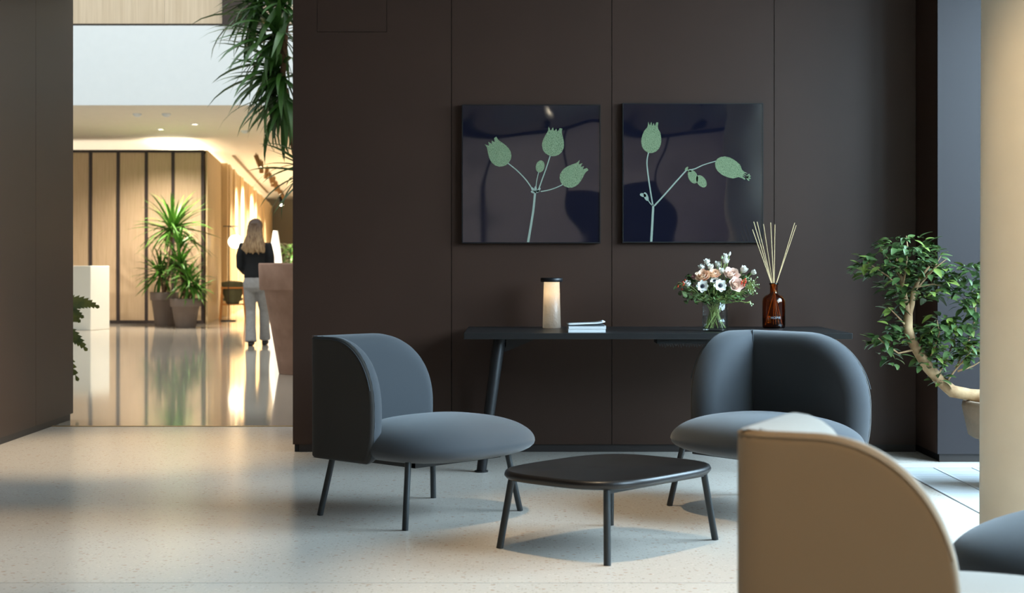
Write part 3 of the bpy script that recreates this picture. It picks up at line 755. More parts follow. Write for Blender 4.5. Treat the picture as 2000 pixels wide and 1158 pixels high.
def stalk(t, pt, yy, pts, w0, w1):
    q = [Vector(pt(*p)) for p in pts]; L = []; R_ = []
    # smooth polyline
    qq = []
    for i in range(len(q)-1):
        p0 = q[max(0, i-1)]; p1 = q[i]; p2 = q[i+1]; p3 = q[min(len(q)-1, i+2)]
        for j in range(6):
            s = j/6; qq.append(.5*((2*p1)+(p2-p0)*s+(2*p0-5*p1+4*p2-p3)*s*s+(3*p1-p0-3*p2+p3)*s**3))
    qq.append(q[-1])
    for i, p in enumerate(qq):
        d = (qq[min(i+1, len(qq)-1)]-qq[max(i-1, 0)]).normalized(); wd = (w0+(w1-w0)*i/(len(qq)-1))*K/2
        L.append((p.x-d.y*wd, p.y+d.x*wd)); R_.append((p.x+d.y*wd, p.y-d.x*wd))
    MB().prism(L+R_[::-1], yy-.0010, yy).build('printed_stem', 'print_stem', t)
def bleaf(t, pt, yy, c, L, W, ang, m_='print_pod'):
    cx, cz = pt(*c); ca, sa = math.cos(ang), math.sin(ang)
    MB().prism([(cx+(L*math.cos(k*PI/10)*ca-W*math.sin(k*PI/10)*sa)*K/2, cz+(L*math.cos(k*PI/10)*sa+W*math.sin(k*PI/10)*ca)*K/2) for k in range(20)], yy-.0011, yy).build('printed_leaf', m_, t)
t, pt, yy = picture(902, 204, 1173, 475, 'square dark blue botanical print with four green seed pods, left of the pair')
stalk(t, pt, yy, [(1031.5,473), (1037,440), (1042,408), (1045,376)], 4.6, 4)
stalk(t, pt, yy, [(1041,371), (1028,352), (1010,333), (990,317)], 2.2, 2); stalk(t, pt, yy, [(1052,370), (1059,350), (1067,328), (1075,303)], 2.4, 2)
stalk(t, pt, yy, [(1046.5,368), (1048.5,352), (1052,336)], 1.6, 1.6); stalk(t, pt, yy, [(1056,374), (1072,371), (1087,366), (1104,358)], 2, 1.8)
pod(t, pt, yy, (989, 322), (958, 274), 43); pod(t, pt, yy, (1077, 305), (1085, 249), 43); pod(t, pt, yy, (1098, 360), (1141, 322), 41)
bleaf(t, pt, yy, (1055, 325), 24, 17, 1.35)
for c_, a_ in (((1041,370),2.2), ((1046,369),1.6), ((1052,371),.9), ((1049,374),.3), ((1042,375),2.9)): bleaf(t, pt, yy, c_, 11, 5, a_, 'print_stem')
t, pt, yy = picture(1216, 201, 1491, 474, 'square dark blue botanical print with two green seed pods, right of the pair')
stalk(t, pt, yy, [(1272,472), (1274,440), (1276,402)], 4.4, 4.2); stalk(t, pt, yy, [(1275.5,402), (1270,370), (1264.5,330), (1264,312), (1267,297)], 2.8, 2.2)
stalk(t, pt, yy, [(1278,402), (1300,378), (1322,353), (1342,331)], 3, 2.6); stalk(t, pt, yy, [(1342,332), (1356,330), (1374,322), (1400,314)], 2.2, 1.8)
stalk(t, pt, yy, [(1276,402), (1270,397), (1265,389)], 2, 1.6)
pod(t, pt, yy, (1269.5, 299), (1276, 238), 39, neck=.5); pod(t, pt, yy, (1398, 314), (1458, 345), 37, neck=.36)
bleaf(t, pt, yy, (1353.5, 345), 28, 18, -1.15); bleaf(t, pt, yy, (1370, 354), 27, 17, -.95); bleaf(t, pt, yy, (1256, 381), 13, 7, -.3, 'print_stem'); bleaf(t, pt, yy, (1262, 384), 18, 8, -1.2, 'print_stem')
for a_ in (.3, -.3, -.9, .8): bleaf(t, pt, yy, (1458+4*math.cos(a_), 346-4*math.sin(a_)), 10, 3.5, a_)
bleaf(t, pt, yy, (1346, 333), 10, 4, -.4); bleaf(t, pt, yy, (1341, 329), 9, 4, .8)

# ------------------------------------------------------------------ ceiling spotlights of the lounge
def spotlight(x, y, zc, lab, aim=(0, 0), power=60, ang=1.0, grp='lounge ceiling spotlights', r=.04, L=.16, light=True, m_='lamp_black', color=(1, .78, .5)):
    t = thing('ceiling_spotlight', lab, 'spotlight', (x, y, zc), 0, grp)
    d = Vector((aim[0], aim[1], -1)).normalized()
    p0 = Vector((0, 0, -.05)); p1 = p0+d*L
    MB().tube([(0, 0, -.001), (0, 0, -.06)], .012, 10).build('stem', m_, t)
    hs = MB().tube([p0-d*.01, p1], r, 20).build('housing', m_, t)
    MB().tube([p1-d*.002, p1+d*.003], r*.75, 16).build('lens', 'led_warm', hs)
    if light: add_light('spot_beam', t, p1+d*.012, 'SPOT', power, color, .03, ang, .8, d.to_track_quat('-Z', 'Y').to_euler())
    return t
for (x, y, ax, ay, lab, pw, an) in ((-2.35, 8.9, 0, .05, 'black ceiling spotlight above the passage to the lobby', 80, 1.0), (-2.0, 6.0, 0, 0, 'black ceiling spotlight left of the left armchair', 40, .85),
        (.25, 5.3, 0, .05, 'black ceiling spotlight above the near side of the coffee table', 58, .8), (.3, 6.8, .03, 0, 'black ceiling spotlight behind the coffee table', 40, .68),
        (.9, 3.6, .62, .95, 'black ceiling spotlight in front of the column', 48, .8), (.3, 1.9, .05, .2, 'black ceiling spotlight nearest the viewer', 36, 1.0), (-.7, 4.2, 0, 0, 'black ceiling spotlight over the open floor', 40, .85)):
    spotlight(x, y, 3.0, lab, (ax, ay), pw*2.9, an)
for x, lab in ((-1.6, 'added unseen ceiling spotlight washing the left of the rear wall'), (.3, 'added unseen ceiling spotlight washing the middle of the rear wall'), (2.2, 'added unseen ceiling spotlight washing the right of the rear wall')):
    spotlight(x, -.8, 3.0, lab, (0, -1.0), 120, 2.3, color=(1, .93, .86))  # added lamps behind the viewer, brightening the rear wall reflected in the pictures

# ------------------------------------------------------------------ lobby lights
def downlight(x, y, lab, power):
    q = P(x, y, 2.35*F/(HY-y)); t = thing('downlight', lab, 'downlight', (q.x, q.y, 3.45), 0, 'lobby downlights')
    MB().lathe([(.075, 0), (.075, -.012), (.055, -.012), (.05, -.002)], n=24, cap=False).build('trim_ring', 'fascia_paint', t)
    MB().lathe([(0, -.004), (.05, -.004)], n=24, cap=False).build('lens', 'led_warm', t)
    add_light('downlight_beam', t, (0, 0, -.02), 'SPOT', power, (1, .92, .80), .05, 2.4, .8)
downlight(381, 242, 'round recessed downlight right of the other in the lobby ceiling', 560); downlight(314, 252, 'round recessed downlight left of the other in the lobby ceiling', 560)
for x, y, lab in ((325, 222, 'small white ceiling sensor above the left downlight'), (268, 222, 'tiny white ceiling sensor at the left of the lobby ceiling'), (478, 255, 'white smoke detector on the lobby ceiling near the palm')):
    q = P(x, y, 2.35*F/(HY-y)); t = thing('smoke_detector', lab, 'detector', (q.x, q.y, 3.45), 0, 'lobby ceiling detectors')
    MB().lathe([(.07, 0), (.065, -.025), (.03, -.05), (0, -.052)], n=20).build('detector_body', 'fascia_paint', t)
a = P(456, 303, 33.6); b = P(523, 376, 51.2); a.z = b.z = 3.43
dv = (b-a).normalized()
sl = thing('ceiling_slot', 'long dark slot running along the corridor ceiling', 'air slot', (a.x, a.y, 3.43)); 
n_ = Vector((dv.y, -dv.x, 0))*.035
q = [Vector((0,0,0))+n_, -n_, (b-a)-n_, (b-a)+n_]
MB().add([(p.x, p.y, 0) for p in q]+[(p.x, p.y, .019) for p in q], [(0,1,2,3),(7,6,5,4),(0,4,5,1),(1,5,6,2),(2,6,7,3),(3,7,4,0)]).build('slot_profile', 'brown_metal', sl)
tops = [(500,299,.35), (510,311,-.02), (522,324,-.2), (526,335,.25), (535,342,-.2), (539,352,-.02), (542,359,.25), (549,370,.3)]
nm = ['first', 'second', 'third', 'fourth', 'fifth', 'sixth', 'seventh', 'eighth']
for i, (x, y, t_) in enumerate(tops):
    d = 2.35*F/(HY-y); q = P(x, y, d)
    spotlight(q.x, q.y, 3.45, f'bronze corridor spotlight, {nm[i]} in the row counted from the nearest', (t_, .3), 1150, 2.2, 'corridor ceiling spotlights', .05, .26, True, 'brown_metal', (1, .89, .70))
q = P(547, 400, 54)
spotlight(q.x, q.y, 3.45, 'lit spotlight in front of the grey end wall of the corridor', (.3, -.5), 60, 1.2, 'corridor ceiling spotlights', .07, .3, True, 'lamp_black')

# ------------------------------------------------------------------ plants
def blade(L, W, droop, n=7, fold=.25):
    """long strap leaf along +x, arching down; folded along its midrib"""
    v = []; f = []; x = z = 0
    for i in range(n+1):
        u = i/n; wd = W/2*(.45+.55*min(1, u*5))*(1-u**3.2)+.0004
        a = -droop*u*u*1.2
        if i: x += math.cos(a)*L/n; z += math.sin(a)*L/n
        v += [(x, -wd, z+fold*wd), (x, 0, z), (x, wd, z+fold*wd)]
    for i in range(n):
        for j in range(2): q = 3*i+j; f.append((q, q+1, q+4, q+3))
    return v, f
def rot_dir(az, el, roll=0):
    return Matrix.Rotation(az, 4, 'Z') @ Matrix.Rotation(-el, 4, 'Y') @ Matrix.Rotation(roll, 4, 'X')
def pot_prof(R, h, rim, rb, t=.03):
    r0 = rb; r1 = R*.9
    return [(0, 0), (r0, 0), (r0+(r1-r0)*.02, .01), (r1, h-rim), (R*.985, h-rim), (R, h-rim+.012), (R*1.02, h-.02), (R*1.01, h), (R-t, h), (R-t*1.3, h-rim*.5), (0, h-rim*.5)]
# tall palm in the terracotta pot
D2 = 15.6; k2 = D2/F
pc = Vector((-2.05, D2, 0))
tp = thing('terracotta_pot', 'huge weathered terracotta pot half hidden by the dark wall', 'pot', pc)
MB().lathe(pot_prof(.485, 1.107, .27, .29, .05), n=56, cap=False).build('pot_body', 'terracotta', tp)
MB().lathe([(0, .985), (.43, .98)], n=40, cap=False).build('soil', 'soil', tp)
pl = thing('dracaena_tree', 'tall dracaena with long drooping leaves rising from the terracotta pot', 'tree', (pc.x, pc.y, .98))
o0 = Vector((pc.x, pc.y, .98))
def tr(pts, rad): return MB().tube([Vector(p)-o0 for p in pts], rad, 10).build('trunk', 'bark_palm', pl)
tr([(pc.x, pc.y, .9), (-2.06, D2, 1.6), (-2.16, D2, 2.15), P(567, 250, D2), P(560, 205, D2), P(552, 150, D2), P(556, 90, D2), P(560, 20, D2)], [.05, .045, .04, .035, .032, .03, .03, .028])
tr([P(556, 120, D2), P(545, 60, D2+.1), P(520, 0, D2+.1)], [.03, .026, .024]); tr([(-2.08, D2, 1.75), (-1.95, D2-.1, 2.1), P(608, 310, D2-.1)], [.035, .03, .025])
vars_ = []
for i in range(6):
    L = .52+.05*i; me = MB(); me.add(*blade(L, .052+.005*(i % 3), .15+.13*i), True); vars_.append(me.mesh('leaf', 'leaf_dark'))
rng = random.Random(11)
heads = [(P(548, 140, D2), 64, -1.25, .6, 1.1), (P(546, 70, D2), 64, -1.0, .9, 1.15), (P(512, 0, D2+.1), 58, -1.0, 1.1, 1.0), (P(560, 10, D2), 40, -.9, 1.0, 1.1), (P(556, 185, D2), 36, -1.45, -.1, .95), (P(608, 330, D2-.1), 26, -.7, .7, 1.0)]
for (c, n, e0, e1, sc) in heads:
    for i in range(n):
        az = i*2.39996+rng.uniform(-.2, .2); az = az if math.cos(az) < .3 or rng.random() < .35 else PI-az; el = e0+(e1-e0)*((i+.5)/n)+rng.uniform(-.15, .15)
        o = link('leaf', vars_[rng.randrange(6)], pl)
        jit = Vector((rng.uniform(-.03, .03), rng.uniform(-.03, .03), rng.uniform(-.08, .08)))
        o.matrix_local = Matrix.Translation(c-o0+jit) @ rot_dir(az, el, rng.uniform(-.4, .4)) @ Matrix.Scale(sc*rng.uniform(.8, 1.1), 4)
# two potted dracaenas in the lobby
def lobby_plant(x, y, d, rpx, hpx, lab_p, lab_t, heads, seed):
    b = P(x, y, d); b.z = 0; k = d/F; R = rpx*k; h = hpx*k
    t = thing('plant_pot', lab_p, 'pot', b, 0, 'grey pots in the lobby')
    MB().lathe(pot_prof(R, h, .14, R*.66), n=40, cap=False).build('pot_body', 'pot_grey', t)
    MB().lathe([(0, h-.09), (R-.045, h-.09)], n=30, cap=False).build('soil', 'soil', t)
    o0 = Vector((b.x, d, h-.09)); t = thing('dracaena_plant', lab_t, 'plant', o0, 0, 'dracaenas in grey pots'); r_ = random.Random(seed)
    lv = MB()
    for (hx, hy, n, L, e0, e1, dd) in heads:
        c = P(hx, hy, d+dd)-o0
        MB().tube([(r_.uniform(-.05, .05), r_.uniform(-.05, .05), -.02), (c.x*.5, c.y*.5, c.z*.55), c], [.024, .02, .016], 8).build('cane', 'bark_palm', t)
        for i in range(n):
            az = i*2.39996+r_.uniform(-.2, .2); el = e0+(e1-e0)*((i+.5)/n)+r_.uniform(-.12, .12)
            M_ = Matrix.Translation(c+Vector((0, 0, r_.uniform(-.09, .05)))) @ rot_dir(az, el, r_.uniform(-.4, .4))
            v, f = blade(L*r_.uniform(.75, 1.1), .05, r_.uniform(.1, .7), 5)
            lv.add([M_ @ Vector(q) for q in v], f, True)
    lv.build('leaves', 'leaf_far', t)['kind'] = 'stuff'
lobby_plant(321, 638, 27.4, 27, 66, 'grey tapered pot on the left, behind the other grey pot', 'taller dracaena in the rear left grey pot, with a high leafy crown',
    [(338, 446, 95, .86, -.65, 1.3, 0), (312, 532, 60, .58, -.9, 1.2, .1), (335, 520, 35, .5, -.7, 1.2, .2)], 4)
lobby_plant(362.5, 640, 26.7, 29.5, 57, 'grey tapered pot on the right, in front of the other grey pot', 'bushy bright dracaena in the front right grey pot',
    [(366, 545, 62, .50, -.9, 1.3, -.1), (350, 515, 50, .52, -.8, 1.35, 0), (382, 560, 34, .40, -1.0, 1.1, -.1), (350, 480, 24, .45, .2, 1.4, .1)], 9)

# ficus with a bent trunk
D3 = 7.6
fb = Vector((2.53, D3, 0))
fp = thing('stone_pot', 'brown grey stone pot behind the column', 'pot', fb)
MB().lathe([(0, 0), (.17, 0), (.235, .24), (.262, .245), (.285, .26), (.315, .40), (.31, .425), (.29, .43), (.27, .42), (.262, .36), (0, .36)], n=48, cap=False).build('pot_body', 'pot_stone', fp)
MB().lathe([(0, .385), (.262, .375)], n=32, cap=False).build('soil', 'soil', fp)
o0 = Vector((fb.x, fb.y, .38))
fi = thing('ficus_tree', 'bonsai ficus with a bent pale trunk leaning out from behind the column', 'tree', o0)
def br(pts, rad, nm='branch'):
    q = [Vector(p)-o0 if isinstance(p, Vector) else P(p[0], p[1], D3+(p[2] if len(p) > 2 else 0))-o0 for p in pts]
    return MB().tube(q, rad, 12 if rad[0] > .01 else 6).build(nm, 'bark', fi)
br([Vector((2.6, D3, .36)), Vector((2.5, D3, .43)), (1935, 776), (1895, 771), (1860, 764), (1836, 744), (1812, 716), (1795, 690), (1780, 665), (1773, 640), (1774, 612)], [.05, .05, .036, .029, .031, .027, .029, .025, .024, .024, .022], 'trunk')
br([(1774, 615), (1769, 590), (1763, 560), (1757, 530, .03), (1750, 505, .03)], [.018, .015, .012, .009, .006])
br([(1775, 615), (1781, 595), (1784, 570), (1795, 545, -.03), (1815, 520, -.04)], [.017, .014, .012, .009, .005])
twig = [[(1768, 575), (1735, 540, -.03), (1705, 520, -.04), (1685, 505, -.04)], [(1763, 560), (1770, 520, -.05), (1772, 480, -.05), (1770, 460, -.05)], [(1790, 560), (1825, 555, .02), (1850, 560, .03)],
        [(1785, 570), (1820, 530, .05), (1838, 500, .05)], [(1757, 540), (1730, 500, .05), (1715, 475, .04)], [(1800, 545), (1830, 520, -.1), (1850, 505, -.1)],
        [(1790, 682), (1755, 690, -.04), (1730, 672, -.05), (1715, 660, -.05)], [(1773, 640), (1750, 615, -.03), (1735, 600, -.03)], [(1810, 712), (1825, 680, -.04), (1835, 650, -.05), (1830, 625, -.05)],
        [(1845, 750), (1868, 720, -.03), (1890, 695, -.03), (1910, 665, -.03)], [(1830, 735), (1850, 700, .04), (1865, 660, .04), (1870, 640, .04)], [(1870, 725), (1900, 715), (1925, 700)],
        [(1868, 720), (1880, 690, .06), (1905, 640, .06)], [(1885, 690), (1905, 620, .1), (1905, 590, .1), (1895, 560, .1)], [(1905, 600, .1), (1880, 580, .08)]]
for tw in twig: br(tw, [.006]+[.004]*(len(tw)-2)+[.0015])
lm = []
for i in range(6):
    m = MB(); L = .052+.005*(i % 3); W = .029; v = []; f = []; n = 5
    for j in range(n+1):
        u = j/n; wd = W/2*math.sin(PI*(.06+.88*u)**.85); z = -.25*L*u*u*(1+.4*(i % 2)); v += [(u*L, -wd, z+.25*wd), (u*L, 0, z), (u*L, wd, z+.25*wd)]
    for j in range(n):
        for q in range(2): a = 3*j+q; f.append((a, a+1, a+4, a+3))
    m.add(v, f, True); lm.append((m, m.mesh('leaf', 'leaf_ficus' if i < 4 else 'leaf_ficus_young')))
cl = [(1765, 482, 48, 22, 62), (1725, 515, 42, 24, 62), (1790, 505, 48, 26, 62), (1690, 528, 22, 16, 22), (1815, 540, 42, 26, 62), (1760, 545, 40, 26, 44), (1850, 530, 20, 18, 16), (1795, 575, 48, 16, 40), (1755, 590, 16, 18, 14), (1742, 625, 14, 22, 16), (1722, 672, 22, 22, 30), (1765, 655, 26, 24, 20), (1745, 700, 18, 14, 8), (1800, 660, 26, 24, 30),
      (1840, 640, 34, 26, 50), (1880, 640, 34, 22, 40), (1855, 680, 40, 22, 56), (1895, 690, 24, 28, 44), (1820, 705, 26, 20, 30), (1835, 738, 16, 12, 12), (1895, 545, 26, 34, 50), (1885, 585, 26, 22, 32), (1905, 590, 20, 30, 20), (1940, 600, 30, 50, 40)]
rng = random.Random(5); rest = MB(); leaves = []
for (cx, cy, rx, ry, n) in cl:
    c = P(cx, cy, D3)
    for i in range(int(n*1.4)):
        while True:
            e = Vector((rng.uniform(-1, 1), rng.uniform(-1, 1), rng.uniform(-1, 1)))
            if e.length < 1: break
        q = c+Vector((e.x*rx*D3/F*1.12, e.y*min(.14, rx*D3/F*1.1), e.z*ry*D3/F*1.12))
        az = math.atan2(e.y, e.x)+rng.uniform(-1, 1); el = rng.uniform(-.5, .7)
        leaves.append((q, Matrix.Translation(q-o0) @ rot_dir(az, el, rng.uniform(-.5, .5)) @ Matrix.Scale(rng.uniform(.75, 1.2), 4), rng.randrange(6) if rng.random() < .6 else rng.randrange(4)))
leaves.sort(key=lambda l: l[0].y)
nobj = 0; st = {0: MB(), 1: MB()}
for q, M_, k in leaves:
    hidden = q.x/q.y*F+1000 > 1915
    if nobj < 295 and not hidden:
        o = link('leaf', lm[k][1], fi); o.matrix_local = M_; nobj += 1
    else:
        m = lm[k][0]; st[0 if k < 4 else 1].add([M_ @ Vector(v) for v in m.v], m.f, True)
st[0].build('rear_foliage', 'leaf_ficus', fi)['kind'] = 'stuff'; st[1].build('young_foliage', 'leaf_ficus_young', fi)['kind'] = 'stuff'

# fern peeping out behind the left wall
D4 = 12.4; fc = Vector((-3.95, D4, 0))
t = thing('fern_pot', 'low pot behind the left wall holding a fern', 'pot', fc); MB().lathe(pot_prof(.26, .5, .1, .18), n=32, cap=False).build('pot_body', 'pot_grey', t)
o0 = Vector((fc.x, D4, .46)); t = thing('fern', 'serrated fern fronds peeping out behind the left wall', 'fern', o0)
fr = [((120, 575), (188, 598)), ((110, 590), (158, 617)), ((118, 600), (152, 625)), ((115, 620), (166, 680)), ((105, 640), (150, 738)), ((60, 560), (40, 540)), ((60, 520), (90, 480)), ((40, 600), (10, 690))]
for i, (mid, tip) in enumerate(fr):
    a = Vector((0, 0, .02)); tipv = P(tip[0], tip[1], D4-.05)-o0; midv = P(mid[0], mid[1], D4-.05)-o0; midv.z += .03
    pts = [a*(1-u)**2+midv*2*u*(1-u)+tipv*u*u for u in [j/16 for j in range(17)]]
    m = MB(); m.tube(pts, [.006-.005*j/16 for j in range(17)], 5)
    for j in range(4, 17):
        d = (pts[min(j+1, 16)]-pts[j-1]).normalized(); sd = d.cross(Vector((.1, -1, .15))).normalized(); up = sd.cross(d)
        w_ = .105*math.sin(PI*min(1, (j-2)/15)**.8)*(1 if i else 1.0)+.012
        for s_ in (-1, 1):
            p = pts[j]; tip_ = p+sd*s_*w_*.55+d*w_*.55; b1 = p+d*.03; b0 = p-d*.03
            m.add([b0, b1, tip_, p+sd*s_*w_*.42+d*.0+up*.004], [(0, 3, 2, 1)], True)
    m.build('frond', 'fern_green', t)

# ------------------------------------------------------------------ lobby furniture
D5 = 25.6
pb = thing('stone_plinth', 'white stone block plinth standing in the lobby at the left', 'plinth', (X(177, D5)-.3, D5+.3, 0))
c = Vector((X(177, D5), D5)); r_ = X(208, D5+.35); l_ = X(110, D5+.12)
q = [(c.x, c.y), (r_, D5+.55), (r_-.6, D5+.7), (l_, D5+.12)]
bx, by = X(177, D5)-.3, D5+.3
n_ = 4; v = [(p[0]-bx, p[1]-by, 0) for p in q]+[(p[0]-bx, p[1]-by, 1.065) for p in q]
MB().add(v, [(3,2,1,0),(4,5,6,7),(0,1,5,4),(1,2,6,5),(2,3,7,6),(3,0,4,7)]).build('plinth_body', 'stone_white', pb, bevel=.008)
# floor lamp with globe
b = P(446, 627, 29.8)
fl_ = thing('floor_lamp', 'thin floor lamp with glowing round globe in front of the wood fins', 'lamp', (b.x, 29.8, 0))
MB().lathe([(.15, 0), (.15, .015), (.14, .02)], n=28).build('base', 'black_metal', fl_)
MB().tube([(0, 0, .02), (0, 0, 1.82)], .009, 8).build('pole', 'bronze_frame', fl_)
MB().tube([(-.10, 0, 1.82), (.17, 0, 1.82)], .009, 8).build('arm', 'bronze_frame', fl_)
gc = P(460, 472, 29.8)-Vector((b.x, 29.8, 0))
MB().tube([(.02, 0, 1.82), (gc.x*.7, 0, 1.78), (gc.x, 0, gc.z+.13)], .005, 6).build('cord', 'bronze_frame', fl_)
MB().ball((gc.x, 0, gc.z), .14, 28, (1, 1, .92)).build('globe', 'lamp_globe', fl_)
# paper lamp
b = P(538, 513, 33)
t = thing('paper_floor_lamp', 'tall tapered white paper floor lamp behind the walking person', 'lamp', (b.x, 33, 0))
MB().lathe([(.06, 0), (.10, .02), (.155, .35), (.17, .7), (.15, 1.05), (.11, 1.4), (.06, 1.72), (.045, 1.80)], n=24).build('shade', 'lamp_paper', t)
MB().lathe([(.10, 0), (.10, .02)], n=20).build('base', 'black_metal', t)
# wooden lounge chair
b = P(455, 622, 31)
t = thing('wooden_armchair', 'wooden armchair with dark green seat shell beside the wood fins', 'chair', (b.x, 31, 0), .15)
for sx in (-1, 1):
    for sy in (-1, 1):
        MB().tube([(sx*.25, sy*.25, 0), (sx*.205, sy*.22, .62)], .018, 8).build('leg', 'chair_wood', t)
    MB().tube([(sx*.21, -.26, .625), (sx*.21, .24, .625)], .022, 8).build('armrest', 'chair_wood', t)
MB().box(-.23, .23, -.24, -.21, .605, .635).build('front_rail', 'chair_wood', t, bevel=.006); MB().box(-.22, .22, -.24, -.215, .28, .30).build('stretcher', 'chair_wood', t); MB().box(-.22, .22, .2, .225, .28, .30).build('stretcher', 'chair_wood', t)
m = MB(); v = []; f = []
for i in range(9):
    u = i/8; 
    for j in range(9):
        w_ = -1+2*j/8; hw = .12+.1*min(1, u*1.6); v.append((hw*w_, -.10+.06*u-.12*(1-w_*w_)-.04, .30+.46*u-.03*w_*w_*u))
f = [(i*9+j, i*9+j+1, (i+1)*9+j+1, (i+1)*9+j) for i in range(8) for j in range(8)]
o = m.add(v, f, True).build('back_shell', 'chair_green', t); s_ = o.modifiers.new('solid', 'SOLIDIFY'); s_.thickness = .04
MB().box(-.19, .19, -.14, .24, .36, .42).build('seat', 'chair_green', t, bevel=.02)
# distant plant beside the paper lamp
b = P(572, 540, 36); b.z = 0
t = thing('distant_plant', 'dark green leafy plant behind the terracotta pot rim', 'plant', b)
MB().lathe(pot_prof(.22, .45, .1, .15), n=24, cap=False).build('pot_body', 'pot_grey', t)
r_ = random.Random(2); lv = MB()
for i in range(150):
    v, f = blade(r_.uniform(.2, .35), .07, r_.uniform(.3, 1), 4)
    M_ = Matrix.Translation((r_.gauss(0, .14), r_.gauss(0, .12), r_.uniform(.7, 1.55))) @ rot_dir(r_.uniform(0, 6.28), r_.uniform(-.5, .9))
    lv.add([M_ @ Vector(q) for q in v], f, True)
lv.build('leaves', 'leaf_dark', t)['kind'] = 'stuff'; MB().tube([(0, 0, .4), (0, 0, 1.4)], .02, 8).build('cane', 'bark_palm', t)

# ------------------------------------------------------------------ walking person seen from behind (walks towards +Y)
DP = 20.8
ps = thing('person', 'person with long blond hair walking away, black sweater and grey trousers', 'person', (X(499, DP), DP, 0))
def soft(o, vox=.012, it=4):
    r = o.modifiers.new('remesh', 'REMESH'); r.mode = 'VOXEL'; r.voxel_size = vox; r.use_smooth_shade = True
    s = o.modifiers.new('smooth', 'SMOOTH'); s.iterations = it; s.factor = .5
    return o
bd = MB()
bd.loft([(0, .01, 1.36, .06, .055), (0, .015, 1.45, .052, .055), (0, .03, 1.50, .055, .062)], 16)                        # neck
bd.ball((0, .035, 1.585), .088, 20, (.86, 1.05, 1.28))                                                               # head
bd.loft([(0, .125, 1.545, .012, .012), (0, .138, 1.55, .013, .014), (0, .126, 1.585, .008, .01)], 8)                  # nose
bd.ball((0, .108, 1.505), .02, 10, (1.3, .8, .5)); bd.ball((0, .095, 1.47), .03, 10, (1, .9, .8))                     # lips, chin
for s_ in (-1, 1): bd.ball((s_*.078, .03, 1.57), .024, 10, (.4, .9, 1.3))                                             # ears
bd.loft([(0, .0, .80, .15, .10), (0, .0, .95, .145, .10), (0, .0, 1.05, .12, .085), (0, 0, 1.2, .14, .095), (0, 0, 1.32, .165, .09), (0, 0, 1.38, .10, .07)], 20)
LEGS = {-1: [(-.085, .0, .86), (-.075, .015, .66), (-.068, .035, .47), (-.058, -.03, .25), (-.05, -.07, .07)], 1: [(.085, 0, .86), (.085, .06, .66), (.095, .13, .47), (.095, .16, .25), (.095, .20, .09)]}
ARMS = {-1: [(-.165, 0, 1.34), (-.20, -.03, 1.2), (-.205, -.02, 1.06), (-.16, .09, .99), (-.10, .18, .98)], 1: [(.165, 0, 1.34), (.20, -.02, 1.2), (.205, -.0, 1.06), (.185, .09, 1.0), (.15, .18, .99)]}
for s_ in (-1, 1):
    bd.tube(LEGS[s_], [.075, .068, .05, .045, .033], 14); bd.tube(ARMS[s_], [.045, .04, .034, .03, .022], 12)
    f0 = Vector(LEGS[s_][-1]); bd.tube([f0+Vector((0, -.03, -.03)), f0+Vector((0, .06, -.04)), f0+Vector((0, .14, -.05))], [.03, .03, .02], 10)
    h = Vector(ARMS[s_][-1]); sx = -s_
    bd.tube([h, h+Vector((sx*.02, .04, 0)), h+Vector((sx*.035, .07, -.005))], [.022, .03, .026], 10)
    for j, (L_, a_) in enumerate(((.055, -.35), (.065, -.12), (.062, .1), (.048, .32))):
        r0 = h+Vector((sx*.035+math.sin(a_)*.02*0, .07, -.005+.02*(1.5-j)*.8))
        bd.tube([r0, r0+Vector((sx*L_*.45, L_*.5, 0)), r0+Vector((sx*L_*1.0, L_*.55, -.01))], [.0095, .009, .007], 8)
    bd.tube([h+Vector((0, .02, .018)), h+Vector((sx*.01, .055, .045)), h+Vector((sx*.03, .08, .05))], [.011, .010, .008], 8)
soft(bd.build('body', 'skin', ps), .007, 3)
for s_ in (-1, 1): MB().ball((s_*.032, .112, 1.585), .011, 10).build('eye', 'eye', ps)
sw = MB()
sw.loft([(0, 0, .90, .150, .108), (0, 0, .93, .156, .112), (0, .0, 1.0, .150, .108), (0, -.0, 1.10, .142, .105), (0, -.005, 1.22, .162, .115), (0, -.005, 1.31, .185, .112), (0, 0, 1.365, .15, .09), (0, .005, 1.405, .075, .07)], 24)
for s_ in (-1, 1):
    sw.tube([(s_*.10, 0, 1.33)]+ARMS[s_][:4]+[tuple(Vector(ARMS[s_][3]).lerp(Vector(ARMS[s_][4]), .7))], [.06, .066, .058, .05, .045, .04], 14)
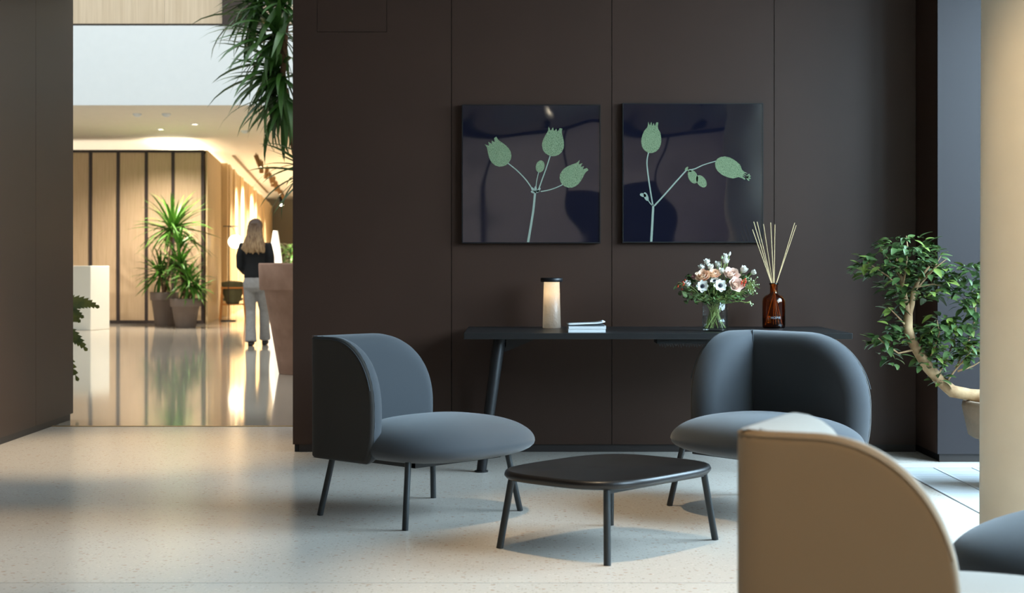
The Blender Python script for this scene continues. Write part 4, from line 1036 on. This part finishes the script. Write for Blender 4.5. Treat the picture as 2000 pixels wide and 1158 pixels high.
soft(sw.build('sweater', 'sweater', ps), .012, 5)
tr_ = MB(); tr_.loft([(0, 0, .72, .12, .09), (0, -.01, .78, .163, .118), (0, -.008, .85, .160, .115), (0, 0, .93, .146, .105)], 24)
for s_ in (-1, 1):
    q = LEGS[s_]; tr_.tube([q[0], q[1], q[2], q[3], tuple(Vector(q[4])+Vector((0, .0, -.015)))], [.084, .083, .068, .068, .078], 18)
soft(tr_.build('trousers', 'trousers', ps), .011, 4)
for s_ in (-1, 1):
    f0 = Vector(LEGS[s_][-1]); m = MB(); lift = 0 if s_ > 0 else 0
    z0 = .004 if s_ > 0 else .0
    m.tube([(f0.x, f0.y-.05, .045), (f0.x, f0.y+.02, .048), (f0.x, f0.y+.10, .036), (f0.x, f0.y+.17, .03)], [.036, .042, .036, .022], 12)
    m.box(f0.x-.03, f0.x+.03, f0.y-.07, f0.y-.02, .0, .04)
    soft(m.build('shoe', 'shoe', ps), .008, 3)
hr = MB()
hr.ball((0, .005, 1.605), .1, 20, (.98, 1.0, 1.05))
hr.loft([(0, .0, 1.70, .045, .05), (0, -.012, 1.675, .075, .07), (0, -.025, 1.64, .092, .078), (0, -.033, 1.60, .097, .072), (0, -.045, 1.54, .10, .062), (.0, -.055, 1.45, .115, .058), (.005, -.075, 1.36, .14, .05), (0, -.09, 1.29, .135, .042), (-.005, -.10, 1.25, .10, .03)], 20)
r_ = random.Random(8)
for i in range(16):
    a = -.10+.2*i/15; ph = r_.random()*6
    hr.tube([(a*.35, -.025, 1.695), (a*.6, -.065+.2*a*a, 1.665), (a*.8, -.088+.25*a*a, 1.6), (a*.95+.01*math.sin(ph), -.112+.3*a*a, 1.48), (a*1.25+.022*math.sin(ph+1.5), -.130+.3*a*a, 1.39), (a*1.3+.026*math.sin(ph+3.5), -.142+.3*a*a, 1.30), (a*1.2+.03*math.sin(ph+5.5), -.138, 1.215+.04*r_.random())], [.008, .012, .016, .02, .022, .02, .008], 7)
soft(hr.build('hair', 'hair', ps), .009, 3)
